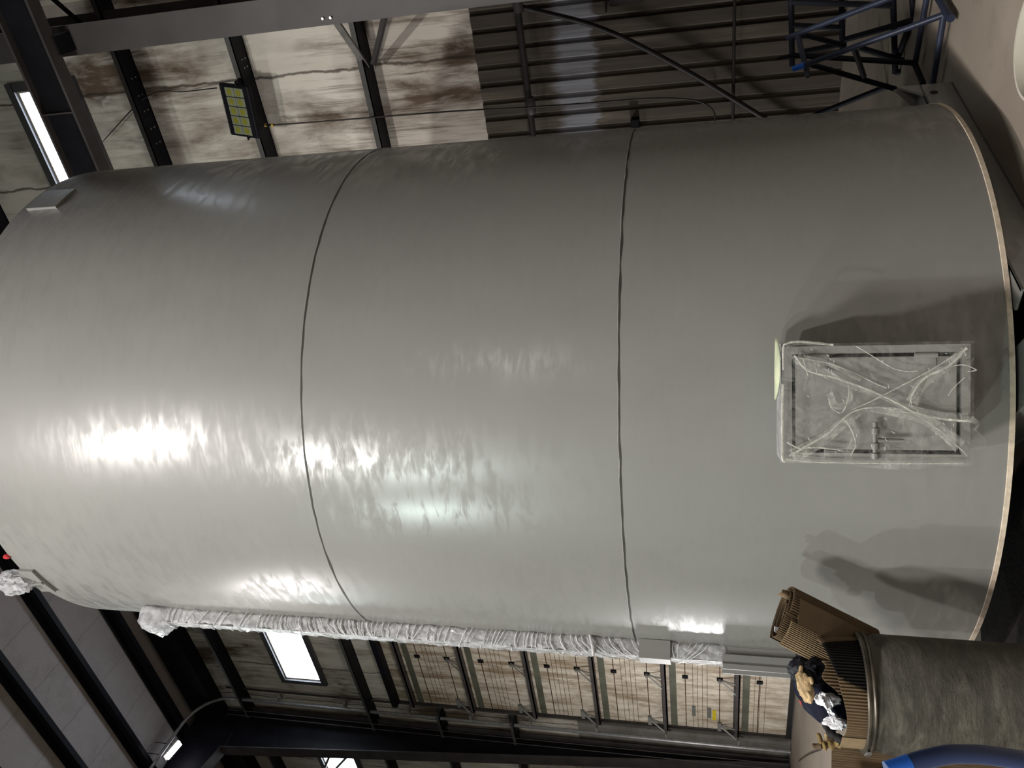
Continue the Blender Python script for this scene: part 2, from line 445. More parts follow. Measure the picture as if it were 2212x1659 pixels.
for zb in ribs_z:
    for dz in (.55, .64, .73, .82) if zb < 7 else (): mb.box(DX0, DX1, YW-.0215, YW-.0195, zb+dz-.004, zb+dz+.004)
mb.build('door_groove', 'rust_line', door)
MB().box(DX0, DX1, YW-.08, YW-.02, 0.02, .10).build('bottom_seal', 'gasket_rubber', door)
MB().box(DX0-.02, DX1+.02, YW-.20, YW-.0, DZ1-.02, DZ1+.10).build('door_header', 'black_steel', door)
jm = MB(); jm.box(DX0-.045, DX0, YW-.05, YW, 0, DZ1+.10); jm.build('door_jamb', 'dark_bronze_steel', door)
for (x, z, mt) in ((-14.42, 1.85, 'grey_sticker'), (-14.44, 1.55, 'grey_sticker'), (-14.50, 1.46, 'yellow_sticker')):
    MB().box(x-.16, x+.16, YW-.030, YW-.020, z-.035, z+.035).build('sticker', mt, door)
# vertical track that bends in under the roof
pts = [Vector((-15.14, YW-.24, z)) for z in (0.02, 3, 6, 9, 11.5, 12.2)]
for k in range(1, 9):
    a = k/8*radians(80); pts.append(Vector((-15.14, YW-.24-.9*(1-cos(a)), 12.2+.9*sin(a))))
pts.append(pts[-1]+Vector((0, -3.5, .45)))
tr_ = MB()
for off in (0,):
    tr_.tube([p for p in pts], .036, 8)
tag(tr_.build('door_track', 'galvanised', None, 40), 'curved steel door track rising left of the overhead door', 'track')
mb = MB(); mb.bar((-14.98, YW-.075, .0), (-14.98, YW-.075, 12.4), .04, .03, (0, 1, 0))
tag(mb.build('track_angle', 'dark_bronze_steel'), 'dark angle upright fixed beside the curved door track', 'angle bar')
mb = MB()
for z in (1.0, 2.4, 3.8, 5.2, 6.5, 7.9, 9.4, 11.0): MB().box(-15.14, -14.97, YW-.235, YW-.09, z-.02, z+.02).build('track_bracket', 'grey_steel', bpy.data.objects['track_angle'])
for k, (x, yy) in enumerate(((-15.30, YW-.42), (-15.36, YW-.50))):
    mb = MB(); mb.tube([(x, yy, 0.02), (x-.02, yy, 6), (x, yy, 12.3)], .008, 8)
    tag(mb.build('lift_cable', 'dark_bronze_steel', None, 40), ['inner steel lift cable hanging beside the curved door track', 'outer steel lift cable hanging beside the dark tapered column'][k], 'cable')
# ---- girts along the back wall
gl = [(5.55, 'lowest dark girt, just above the ribbed steel sheets'), (7.18, 'dark girt that carries the floodlight'), (8.80, 'dark bolted girt between floodlight and steel beam'), (11.95, 'dark girt above the strip windows')]
for z0, lb in gl:
    g_ = MB()
    spans = [(XL, DX0-.10), (DX1+.1, XR)] if z0 < DZ1 else [(XL, XR)]
    for a, b in spans:
        g_.box(a, b, YW-.30, YW-.001, z0, z0+.012); g_.box(a, b, YW-.30, YW-.288, z0, z0+.075); g_.box(a, b, YW-.02, YW-.001, z0, z0+.18)
    o = tag(g_.build('wall_girt', ['black_steel', 'girt_lip_lit']), lb, 'girt', 'girts along the back wall')
    o.data.materials[0] = MAT['black_steel']
    # light on the front faces is put in as a paler grey
    for p_ in o.data.polygons:
        if p_.normal.y < -.9: p_.material_index = 1
    if z0 in (8.80, 7.18):
        xs_ = [-1.7, -1.92, -2.12, -2.35, -2.55] if z0 == 8.80 else [-1.62, -1.72]
        for x in xs_:
            for dy in (.10, .18): MB().tube([(x, YW-dy, z0-.010), (x, YW-dy, z0+.001)], .011, 8).build('bolt', 'galvanised', o)
tag(MB().box(XL, XR, YW-.34, YW-.001, 12.72, 13.42).build('eave_beam', 'black_steel'), 'black eave beam where the back wall meets the roof', 'beam')

# ---- purlins
k1s = [6.86-1.1*k for k in range(-2, 8)]
names = ['first dark roof purlin from the back wall, meeting the tank shoulder', 'second dark roof purlin from the back wall, running behind the wrapped lifting lug', 'third dark roof purlin from the back wall, clear of the tank', 'fourth dark roof purlin from the back wall, cutting the picture corner', 'fifth dark roof purlin from the back wall']
for k, y in enumerate(k1s[:5]):
    z = roof_z(y); p_ = MB()
    p_.box(XL, XR, y, y+.02, z-.25, z-.02); p_.box(XL, XR, y, y+.10, z-.26, z-.24); p_.box(XL, XR, y-.09, y+.02, z-.03, z-.012)
    o = p_.build('roof_purlin', 'black_steel')
    lab = names[k] if k < 5 else None
    tag(o, lab or ['sixth', 'seventh', 'eighth', 'ninth'][k-5]+' dark roof purlin from the back wall, over the camera side', 'purlin', 'roof purlins')

# ---- right frame column, beam in front of it, braces
col = thing('steel_column', 'brown steel column with wide flange right of the tank', 'column', (-1.05, 9.1, 0))
MB().box(-1.20, -.88, 8.58, 8.61, 0, 13.4).build('flange', 'column_paint', col)
MB().box(-1.05, -1.03, 8.61, 9.56, 0, 13.4).build('web', 'black_steel', col)
MB().box(-1.20, -.88, 9.56, 9.59, 0, 13.4).build('flange', 'column_paint', col)
for z_ in (5.49, 5.40): MB().tube([(-1.13, 8.58, z_), (-1.13, 8.555, z_)], .014, 8).build('bolt', 'galvanised', col)
def brace(name, a, b, w, mat, label):
    mb = MB(); d = Vector(b)-Vector(a); sd = d.cross(Vector((0, 1, .3))).normalized()
    mb.bar(a, b, w, .008, sd.cross(d)); mb.bar(Vector(a)+sd*w/2, Vector(b)+sd*w/2, .008, w, sd.cross(d))
    return tag(mb.build(name, mat), label, 'brace')
brace('flange_brace', on_y(703, 15, 8.62)+Vector((0, 0, 0)), on_y(790, 143, 9.66), .07, 'grey_steel', 'light grey angle brace from the brown column to the lowest girt')
brace('flange_brace', on_y(832, 30, 8.9), on_y(806, 140, 9.66), .07, 'dark_bronze_steel', 'dark angle brace below the lowest girt beside the brown column')
brace('flange_brace', on_y(112, -2, 8.7), on_y(186, 62, 9.6), .05, 'black_steel', 'thin black brace at the picture top beside the steel beam')

bm_ = thing('steel_beam', 'big dark steel beam under the strip window above the floodlight', 'beam', (-3.5, 8.25, 8.8))
zb0, zb1 = 8.58, 9.05
MB().box(-5.6, XR, 8.16, 8.34, zb0, zb0+.03).build('flange', 'dark_bronze_steel', bm_)
MB().box(-5.6, XR, 8.16, 8.34, zb1-.03, zb1).build('flange', 'column_paint', bm_)
MB().box(-5.6, XR, 8.24, 8.26, zb0+.03, zb1-.03).build('web', 'black_steel', bm_)
for x in (-4.6, on_y(112, 246, 8.2).x, -.2): MB().box(x-.008, x+.008, 8.165, 8.335, zb0+.03, zb1-.03).build('stiffener', 'dark_bronze_steel', bm_)
MB().box(-1.14, -.94, 8.30, 8.58, zb0-.02, zb0).build('bracket', 'black_steel', bm_)

# torn insulation hanging behind the column
mb = MB(); P = []
for i in range(9):
    row = []
    for j in range(5):
        q = on_y(292+i*20, 12+j*9+4*sin(i*.9), YW-.012-.05*max(0, sin(j*1.1+i*.5))-.10*(j/4.)); row.append(q)
    P.append(row)
mb.grid(P)
tag(mb.build('insulation_flap', 'white_foil', None, 60, 0, None, 0, .006), 'torn white insulation flap hanging on the wall behind the brown column', 'insulation')

# pipes on the lower wall
cnd = thing('conduit', 'dark horizontal conduit with a coupling across the ribbed steel sheets', 'conduit', (-2, YW-.2, 3.6))
MB().tube([(-4.2, YW-.22, 3.62), (XR, YW-.22, 3.62)], .038, 12).build('pipe', 'pipe_black', cnd, 40)
pc = on_y(1146, 228, YW-.22)
MB().tube([pc+Vector((-.10, 0, 0)), pc+Vector((-.07, 0, 0)), pc+Vector((.07, 0, 0)), pc+Vector((.10, 0, 0))], [.045, .062, .062, .045], 12).build('coupling', 'dark_bronze_steel', cnd, 40)
MB().tube([on_y(1119, 12, YW-.22)+Vector((-.07, 0, 0)), on_y(1119, 12, YW-.22)+Vector((.07, 0, 0))], .055, 12).build('coupling', 'dark_bronze_steel', cnd, 40)
a = on_y(1122, 14, YW-.17); b = on_y(1300, 62, YW-.20); c_ = on_y(1480, 152, YW-.20); d_ = on_y(1662, 262, YW-.16)
e_ = d_+(d_-c_)*((d_.z-.02)/(c_.z-d_.z)); e_.y = YW-.10
def spline(ps, n=10):
    ps = [Vector(p) for p in ps]; P = [ps[0]*2-ps[1]]+ps+[ps[-1]*2-ps[-2]]; out = []
    for i in range(1, len(P)-2):
        for k in range(n):
            t = k/n; p0, p1, p2, p3 = P[i-1:i+3]
            out.append(.5*((2*p1)+(p2-p0)*t+(2*p0-5*p1+4*p2-p3)*t*t+(3*p1-p0-3*p2+p3)*t**3))
    out.append(ps[-1]); return out
tag(MB().tube(spline([a, b, c_, d_, e_]), .030, 10).build('brace_rod', 'pipe_black', None, 40), 'sagging dark diagonal rod across the ribbed steel sheets', 'rod')
tag(MB().tube([(-4.4, YW-.10, 1.27), (XR, YW-.10, 1.27)], .018, 8).build('wall_rail', 'pipe_black', None, 40), 'thin dark horizontal rail low on the ribbed steel sheets', 'rail')
bx = on_y(1372, 269, YW-.1)
tag(MB().box(bx.x-.12, bx.x+.07, YW-.14, YW-.02, bx.z-.05, bx.z+.05).build('junction_box', 'black_steel', None, None, .01), 'small black junction box on the ribbed sheets beside the tank edge', 'box')
hk = MB(); hk.tube([on_y(1310, -4, YW-.06), on_y(1309, 26, YW-.06)], .012, 8)
tag(hk.build('wall_hook', 'pipe_black', None, 40), 'short black hook on the ribbed sheets at the picture edge', 'hook')
pb = on_y(1318, 14, YW-.05)
tag(MB().box(pb.x-.0, pb.x+.4, YW-.08, YW-.03, pb.z-.35, pb.z).build('wall_panel', 'pipe_black'), 'dark flat board on the ribbed sheets at the picture edge', 'board')

# ---- floodlight on the girt, with its cord
fl = thing('floodlight', 'black LED floodlight with ten yellow lenses on the girt', 'floodlight', (-2.18, 9.4, 7.3))
p00, p10, p01, p11 = on_y(468, 189, 9.40), on_y(536, 176, 9.25), on_y(505, 302, 9.40), on_y(552, 291, 9.25)
ux = ((p01-p00)+(p11-p10))*.5; uz = ((p10-p00)+(p11-p01))*.5
cen = (p00+p10+p01+p11)/4
ux_n = ux.normalized(); uz = uz-ux_n*uz.dot(ux_n); nz_ = ux_n.cross(uz.normalized())
if nz_.dot(-cen) < 0: nz_ = -nz_
hw, hh = ux.length/2, uz.length/2; un, vn = ux_n, uz.normalized()
MB().obox(cen-nz_*.03, un*hw, vn*hh, nz_*.03).build('housing', 'black_steel', fl, None, .02)
MB().obox(cen-nz_*.09, un*hw*.8, vn*hh*.75, nz_*.035).build('heat_sink', 'black_steel', fl, None, .01)
for i in range(5):
    for j in range(2):
        c0 = cen+un*hw*(-.72+.36*i)+vn*hh*(-.28+.62*j)+nz_*.006
        lo = MB().obox(c0, un*hw*.168, vn*hh*.295, nz_*.008).build('lens', 'floodlight_lens', fl, None, .006)
        ch = MB(); ch.lathe([(0, .0), (hh*.17, -.001), (hh*.17, -.003)], 16)
        ch.v = [c0+un*p.x+vn*p.y+nz_*(.0095+p.z) for p in ch.v]
        ch.build('led', 'led_chip', lo)
for k in range(26):
    if k % 5 != 4: MB().obox(cen+un*hw*(-.92+1.84*k/25)+vn*hh*(-.93)+nz_*.001, un*hw*.018, vn*hh*.035, nz_*.002).build('vent_slot', 'galvanised', fl)
for s_ in (-1.03, 1.03): MB().bar(cen+un*hw*s_+vn*hh*.2, cen+un*hw*s_+vn*hh*.2+Vector((0, .24, .05)), .05, .01).build('bracket', 'black_steel', fl)
cd = thing('power_cord', 'thin black cord hanging from the floodlight down the back wall', 'cord', (-2.45, 9.5, 6.9))
cp = [on_y(563, 272, 9.5), on_y(700, 262, 9.5), on_y(850, 250, 9.52), on_y(1000, 239, 9.52), on_y(1140, 232, 9.50), on_y(1280, 222, 9.53), on_y(1400, 213, 9.55), on_y(1480, 214, 9.57), on_y(1520, 223, 9.6), on_y(1541, 240, 9.6), on_y(1545, 262, 9.6)]
MB().tube(spline(cp, 8), .010, 8).build('cable', 'pipe_black', cd, 60)
for q in (574, 589):
    MB().tube([on_y(q-2, 270.5, 9.5), on_y(q+2, 270, 9.5)], .022, 10).build('plug', 'orange_plug', cd, 60)
MB().tube([on_y(576, 270.4, 9.5), on_y(588, 269.8, 9.5)], .015, 10).build('connector', 'black_steel', cd, 60)
wr = MB(); wr.tube(spline([on_y(222, 305, 9.62), on_y(320, 207, 9.7), on_y(400, 198, 9.75), on_y(468, 190, 9.5)]), .008, 6)
tag(wr.build('power_cord', 'pipe_black', None, 60), 'thin black wire running up the insulation from the floodlight', 'cord')

# ---- left tapered frame
fx = -15.80
def yin(z): return 9.66-.077*z
colL = thing('tapered_column', 'black tapered steel column left of the overhead door', 'column', (fx, 9.5, 0))
zs = [0, 2, 4, 6, 8, 10, 12.22]
poly = [(fx, yin(z), z) for z in zs]+[(fx, 9.74, 12.22), (fx, 9.74, 0)]
MB().prism(poly, (.02, 0, 0)).build('web', 'black_steel', colL)
mb = MB()
for a, b in zip(zs[:-1], zs[1:]):
    mb.hexa([(fx-.15, yin(a)-.02, a), (fx+.17, yin(a)-.02, a), (fx+.17, yin(a), a), (fx-.15, yin(a), a), (fx-.15, yin(b)-.02, b), (fx+.17, yin(b)-.02, b), (fx+.17, yin(b), b), (fx-.15, yin(b), b)])
mb.build('flange', 'dark_bronze_steel', colL)
MB().box(fx-.15, fx+.17, 9.72, 9.74, 0, 12.22).build('flange', 'dark_bronze_steel', colL)
MB().box(fx-.2, fx+.22, 9.4, 9.78, 0, .025).build('base_plate', 'dark_bronze_steel', colL)
raf = thing('roof_rafter', 'black steel rafter meeting the tapered column under the roof', 'rafter', (fx, 6, 12.8))
ys = [9.74, 8.72, 8.1, 6, 3, 0]
zb = [12.23, 12.23, 12.45, 12.70, 13.02, 13.3]
mb = MB()
for k in range(5):
    mb.hexa([(fx, ys[k+1], zb[k+1]), (fx+.02, ys[k+1], zb[k+1]), (fx+.02, ys[k], zb[k]), (fx, ys[k], zb[k]),
             (fx, ys[k+1], roof_z(ys[k+1])-.27), (fx+.02, ys[k+1], roof_z(ys[k+1])-.27), (fx+.02, ys[k], roof_z(ys[k])-.27), (fx, ys[k], roof_z(ys[k])-.27)])
mb.build('web', 'black_steel', raf)
mb = MB()
for k in range(1, 5):
    mb.bar((fx+.01, ys[k], zb[k]), (fx+.01, ys[k+1], zb[k+1]), .30, .02)
mb.build('flange', 'dark_bronze_steel', raf)
# tube lamp beside the rafter
lp = thing('tube_lamp', 'lit white tube lamp under the roof on the dark rafter', 'lamp', (-15.35, 8.4, 13.1))
pa, pb_ = on_x(389, 1604, -15.36), on_x(360, 1637, -15.36)
dv = (pb_-pa).normalized()
MB().bar(pa-dv*.02+Vector((0, 0, .05)), pb_+dv*.02+Vector((0, 0, .05)), .16, .05).build('fixture', 'white_plastic', lp)
for s_ in (-.045, .045):
    MB().tube([pa+Vector((s_, 0, .0)), pb_+Vector((s_, 0, .0))], .035, 10).build('tube', 'lamp_tube', lp, 40)
for t in (.15, .85):
    q = pa.lerp(pb_, t); MB().tube([q+Vector((0, 0, .06)), Vector((q.x, q.y, roof_z(q.y)-.02))], .008, 6).build('hanger', 'black_steel', lp, 40)
gd = MB()
for t in (.75, .9):
    q = pa.lerp(pb_, t); gd.tube([q+Vector((-.10, 0, .03)), q+Vector((-.1, 0, -.05)), q+Vector((.1, 0, -.05)), q+Vector((.1, 0, .03))], .006, 6); gd.build('wire_guard', 'black_steel', lp); gd = MB()
# sprinkler line and cable tray in front of the wall, left of the door
for (dx_, q0, q1, lb) in ((0, (490, 1640), (560, 1602), 'x'),):
    pass
for k, (p0, p1, lb) in enumerate((((712, 1633), (700, 1662), 'left crossing brace rod in front of the window behind the column'), ((752, 1632), (724, 1662), 'right crossing brace rod in front of the window behind the column'))):
    pa2, pb2 = on_y(*p0, 9.46-.05*k), on_y(*p1, 9.46-.05*k)
    dz_ = (pa2-pb2)/(pa2.z-pb2.z)
    tag(MB().tube([pa2+dz_*.9, pa2-dz_*.22], .03, 8).build('brace_rod', 'grey_steel', None, 40), lb, 'rod')

# ================================================================== THE TANK
TR = 1.83
TCX, TCY = -3.373, 4.953
TC = Vector((TCX, TCY, 0))
Z0, ZT = EYE-1.3955, EYE+4.6713
S1, S2 = EYE+.4328, EYE+2.2369
tank = thing('storage_tank', 'huge grey painted steel storage tank standing in the hall', 'tank', (TCX, TCY, 0))
def tp(ang, r, z): return Vector((TCX+r*cos(ang), TCY+r*sin(ang), z))
shell = MB().lathe([(0, Z0+.02), (TR-.012, Z0+.02), (TR-.012, Z0), (TR, Z0), (TR, S1), (TR, S2), (TR, ZT-.02), (TR-.006, ZT-.004), (TR-.03, ZT+.006), (1.0, ZT+.2), (0.25, ZT+.36), (0, ZT+.36)], 256, TC)
shell.build('shell', 'tank_paint', tank, 35)
MB().lathe([(TR+.001, Z0+.012), (TR+.006, Z0+.010), (TR+.006, Z0-.012), (TR-.03, Z0-.016)], 256, TC).build('rim_edge', 'primer_edge', tank, 60)
for zs_ in (S1, S2):
    sb = MB(); n = 720; A = []
    for ring in range(9):
        row = []
        for k in range(n):
            a = 2*pi*k/n
            rr = .0022+.0036*max(0, noise.noise(Vector((a*9, zs_, 0))))+.0018*noise.noise(Vector((a*70, zs_*3, 1)))
            dz = .0035*noise.noise(Vector((a*16, zs_+3, 2)))
            t = -pi/2+pi*ring/8
            row.append(tp(a, TR-.001+rr*cos(t)*1.2, zs_+dz+rr*sin(t)))
        A.append(row)
    sb.grid(A, True)
    sb.build('weld_seam', 'tank_paint', tank, 80)
    gp = MB(); A = []
    for ring in range(2):
        A.append([tp(2*pi*k/n, TR+.0012, zs_-.0015-.0095*ring*(1+.7*noise.noise(Vector((2*pi*k/n*14, zs_, 5))))) for k in range(n)])
    gp.grid(A, True); gp.build('seam_shade', 'tank_seam_shade', tank)  # dark strip puts the shade under the weld bead into colour

# lifting pads near the top
def curved_plate(a0, a1, z0, z1, th, name, mat, parent=None):
    mb = MB(); N = 10
    out = [[tp(a0+(a1-a0)*k/N, TR+th, z) for k in range(N+1)] for z in (z0, z1)]
    inn = [[tp(a0+(a1-a0)*k/N, TR-.001, z) for k in range(N+1)] for z in (z0, z1)]
    mb.grid(out); mb.grid(inn)
    mb.grid([out[0], inn[0]]); mb.grid([out[1], inn[1]])
    mb.add([out[0][0], out[1][0], inn[1][0], inn[0][0]], [(0, 1, 2, 3)]); mb.add([out[0][-1], out[1][-1], inn[1][-1], inn[0][-1]], [(0, 1, 2, 3)])
    return mb.build(name, mat, parent or tank, 30, .003)
def ang_of(p): return atan2(p[1]-TCY, p[0]-TCX)
def on_tank(x, y, r=TR):
    d = ray(x, y); A = d.x**2+d.y**2; B = -2*(d.x*TCX+d.y*TCY); C_ = TCX**2+TCY**2-r*r
    k = (-B-sqrt(max(0, B*B-4*A*C_)))/(2*A); return Vector((d.x*k, d.y*k, EYE+d.z*k))
curved_plate(ang_of((-1.585, 4.56)), ang_of((-1.553, 4.80)), 5.97, 6.215, .018, 'lifting_pad', 'tank_paint')
pl_a0, pl_a1 = ang_of(on_tank(62, 1229)), ang_of(on_tank(62, 1229))-.155
curved_plate(pl_a1, pl_a0, 6.165, 6.285, .022, 'lifting_pad', 'tank_paint')
am = (pl_a0+pl_a1)/2
lg = MB(); er, et = Vector((cos(am), sin(am), 0)), Vector((-sin(am), cos(am), 0))
lg.prism([tp(am, TR+.03, 6.17)+et*.012, tp(am, TR+.05, 6.28)+et*.012, tp(am, TR+.04, 6.46)+et*.012, tp(am, TR-.05, 6.46)+et*.012, tp(am, TR-.07, 6.30)+et*.012], et*-.024)
lg.build('lifting_lug', 'tank_paint', tank)
def crumple(c, size, seed, amp=.35, freq=2.2, sub=4, name='cloth', mat='white_rag', rot=None, ridge=True):
    bm = bmesh.new(); bmesh.ops.create_icosphere(bm, subdivisions=sub, radius=1.)
    mb = MB(); vs = []
    for v in bm.verts:
        p = v.co.copy(); d = 0.; fq = freq; am_ = amp
        for o_ in range(4):
            nn = noise.noise(p*fq+Vector((seed*3.1, seed*1.7, o_*5.)))
            d += am_*((1-2*abs(nn))*1. if ridge else nn); fq *= 2.05; am_ *= .5
        p = p*(1+d-.2*amp)
        q = Vector((p.x*size[0], p.y*size[1], p.z*size[2]))
        if rot is not None: q = rot @ q
        vs.append(Vector(c)+q)
    mb.add(vs, [[v.index for v in f.verts] for f in bm.faces]); bm.free()
    return mb
lw = tp(am, TR+.03, 6.39)
ow = thing('plastic_wrap', 'clear plastic bundled over the lifting lug on the tank top', 'plastic wrap', lw)
crumple(lw, (.058, .062, .105), 3, .45, 1.8, 4).build('bag', 'silver_film', ow, 40)
for k in range(9):
    a = random.uniform(0, 6.28); r0 = .05
    p0 = lw+Vector((cos(a)*.04, sin(a)*.04, -.09)); p1 = lw+Vector((cos(a+.6)*.052, sin(a+.6)*.052, .0)); p2 = lw+Vector((cos(a+1.3)*.04, sin(a+1.3)*.04, .09))
    MB().tube(spline([p0, p1, p2], 5), .004, 5).build('crease', 'film_crease_bright', ow, 60)
rc = on_tank(19, 1207, TR+.02)
tag(crumple(rc+Vector((0, .02, .03)), (.014, .018, .026), 5, .15).build('red_tag', 'red_cloth', None, 50), 'small red rag by the wrapped lifting lug on the tank top', 'rag')

# skid beams under the tank
sk = MB(); A1, A2 = Vector((-1.63, 5.97, 0)), Vector((-1.95, 3.64, 0))
dd = (A2-A1).normalized(); nn_ = Vector((dd.y, -dd.x, 0)); nn_ = nn_ if nn_.x < 0 else -nn_
def skid(name, a, b, inw, h=.205):
    m1 = MB(); d = (b-a).normalized()
    m1.prism([a, b, b+inw*.012, a+inw*.012], (0, 0, h))
    m1.prism([a+Vector((0, 0, .0)), b, b+inw*.12, a+inw*.12], (0, 0, .012))
    m1.prism([a+Vector((0, 0, h-.012)), b+Vector((0, 0, h-.012)), b+inw*.12+Vector((0, 0, h-.012)), a+inw*.12+Vector((0, 0, h-.012))], (0, 0, .012))
    return m1.build(name, 'tank_paint', tank)
skid('skid_beam', A1, A2, nn_)
gs = MB(); gs.prism([A1+Vector((0, 0, .205)), A1+nn_*.16+Vector((0, 0, .205)), A1+Vector((0, 0, .36))+nn_*.02], dd*.014)
gs.prism([A1+Vector((0, 0, .205))+nn_*.0, A1+dd*.16+Vector((0, 0, .205)), A1+Vector((0, 0, .34))], nn_*.014)
gs.build('gusset', 'tank_paint', tank)
hb = MB(); hc = A1+dd*.14+Vector((0, 0, .14)); hb.tube([hc-nn_*.004, hc+nn_*.002], .024, 16); hb.build('bolt_hole', 'gasket_rubber', tank)
tb_ = MB(); q = A1+dd*1.0; tb_.prism([q+Vector((0, 0, .205)), q+Vector((0, 0, .09)), q-nn_*.09+Vector((0, 0, .19))], dd*.012); tb_.build('gusset', 'tank_paint', tank)
# second beam crossing under the tank, its end peeping out towards the camera
B1 = Vector((-2.02, 3.62, 0)); dirb = Vector((.80, -.60, 0)).normalized(); sdb = Vector((dirb.y, -dirb.x, 0))
P0 = Vector((-2.26, 3.62, 0))
fp = MB(); fp.prism([P0-dirb*1.2-sdb*.0+Vector((0, 0, .0)), P0+dirb*.30, P0+dirb*.30+sdb*.30, P0-dirb*1.2+sdb*.30], (0, 0, .19)); fp.build('skid_beam', 'tank_paint', tank, None, .008)
C1, C2 = Vector((-4.95, 3.9, 0)), Vector((-4.75, 6.1, 0))
skid('skid_beam', C1, C2, Vector((1, 0, 0)))
skid('skid_beam', Vector((-4.9, 6.0, 0)), Vector((-1.75, 6.0, 0)), Vector((0, -1, 0)))

# ---- manway
mc2 = Vector((-2.405, 3.372, 0))                       # on the shell
mn = Vector((.530, -.848, 0)).normalized(); mt_ = Vector((-mn.y, mn.x, 0))      # outward and to the right
def fr(u, z, d): return TC+mn*(TR+d)+mt_*u+Vector((0, 0, z))
q0, q1 = on_tank(1694, 996, TR+.10), on_tank(2097, 748, TR+.10)
def u_of(x, y, d=.10):
    r_ = ray(x, y); k = (TR+d+TC.dot(mn))/ (r_.dot(mn)); P_ = r_*k+Vector((0, 0, EYE)); return (P_-TC-mn*(TR+d)).dot(mt_), P_.z
DEP = .36
uL, zT = u_of(1694, 996, DEP); uR, _ = u_of(1694, 744, DEP); uRb, zB = u_of(2097, 748, DEP); uLb, _2 = u_of(2097, 997, DEP)
uL = (uL+uLb)/2; uR = (uR+uRb)/2
fwid = .034
neck = MB()
def ring_pts(du, dz, d, lift=0.): return [fr(uL-du, zB-dz, d), fr(uR+du, zB-dz, d), fr(uR+du, zT+dz+lift, d), fr(uL-du, zT+dz+lift, d)]
o1, o2, i2, i1 = ring_pts(0, 0, -.06, 0.), ring_pts(0, 0, DEP), ring_pts(-fwid, -fwid, DEP), ring_pts(-fwid, -fwid, DEP-.05)
for A_, B_ in ((o1, o2), (o2, i2), (i2, i1)):
    for k in range(4): neck.add([A_[k], A_[(k+1) % 4], B_[(k+1) % 4], B_[k]], [(0, 1, 2, 3)])
neck.build('manway_frame', 'tank_paint', tank)
gs_ = .016
dr = MB(); dr.obox(fr((uL+uR)/2, (zB+zT)/2, DEP-.022), mt_*((uR-uL)/2-fwid-gs_), Zv*((zT-zB)/2-fwid-gs_), mn*.012)
mdoor = dr.build('manway_door', 'tank_paint', tank, None, .004)
MB().obox(fr((uL+uR)/2, (zB+zT)/2, DEP-.048), mt_*((uR-uL)/2-fwid+.002), Zv*((zT-zB)/2-fwid+.002), mn*.01).build('gasket', 'gasket_rubber', mdoor)
for zz in (zT-.145, zB+.175):
    h_ = MB(); h_.tube([fr(uR-fwid-.012, zz-.045, DEP-.0), fr(uR-fwid-.012, zz+.045, DEP-.0)], .012, 10); h_.obox(fr(uR-fwid-.035, zz, DEP-.008), mt_*.03, Zv*.04, mn*.004); h_.build('hinge', 'tank_paint', mdoor, 40)
ha, hz_ = u_of(1890, 990, DEP+.02); hb_, _ = u_of(1890, 912, DEP+.02)
hd = MB()
hd.tube([fr(ha-.004, hz_, DEP+.02), fr(hb_, hz_, DEP+.02)], .010, 12)
for t0_, t1_ in ((.0, .14), (.26, .42), (.66, .84)):
    hd.tube([fr(ha+(hb_-ha)*t0_, hz_, DEP+.02), fr(ha+(hb_-ha)*t1_, hz_, DEP+.02)], .017, 12)
hd.tube([fr(ha+(hb_-ha)*.5, hz_-.01, DEP+.025), fr(ha+(hb_-ha)*.5, hz_-.115, DEP+.03)], .009, 12)
hd.tube([fr(ha+(hb_-ha)*.34, hz_, DEP-.02), fr(ha+(hb_-ha)*.34, hz_, DEP+.02)], .012, 10)
hd.build('handle', 'grey_steel', mdoor, 40)

# stretch film over the manway
film = thing('stretch_film', 'clear crumpled stretch film wrapped over the manway door', 'plastic film', fr((uL+uR)/2, zB, DEP+.02))
sh = MB(); NU, NV = 46, 64; P = []
for i in range(NV+1):
    row = []
    for j in range(NU+1):
        s, t = j/NU, i/NV
        u = uL-.012+(uR-uL+.024)*s; z = zB-.012+(zT-zB+.024)*t
        e = min(s, 1-s, t*1.4, (1-t)*1.4); e = min(1, e/.12)
        d1 = abs((s-(.04+.9*(1-t)*.62+.25*t*0)) ); 
        w = noise.noise(Vector((s*4, t*5, 1.3)))*.5+noise.noise(Vector((s*9+t*4, t*9-s*3, 4)))*.3
        d = DEP+.006+e*(.022+.016*w)
        row.append(fr(u, z, d))
    P.append(row)
sh.grid(P); sh.build('sheet', 'stretch_film', film, 180)
sk2 = MB(); P = []
for i in range(25):      # film folded over the top and hanging at both sides
    s = i/24; u = uL-.015+(uR-uL+.03)*s
    P.append([fr(u, zT+.014+.004*noise.noise(Vector((s*20, 1, 0))), DEP+.008), fr(u, zT+.006+.003*noise.noise(Vector((s*25, 2, 0))), DEP*.6), fr(u, zT+.004, .03)])
sk2.grid(P); sk2.build('top_fold', 'silver_film', film, 180)
def strand(pts, w0, w1, name='crease', mat='film_crease', seed=0, lift=.034):
    ps = spline([fr(*u_of(x, y, DEP+lift)[:1], u_of(x, y, DEP+lift)[1], DEP+lift+.006*noise.noise(Vector((x*.02, y*.02, seed)))) for x, y in pts], 7)
    n = len(ps); rs = [w0+(w1-w0)*k/(n-1)+.0015*noise.noise(Vector((k*.5, seed, 3))) for k in range(n)]
    return ps, [max(.0012, r) for r in rs]
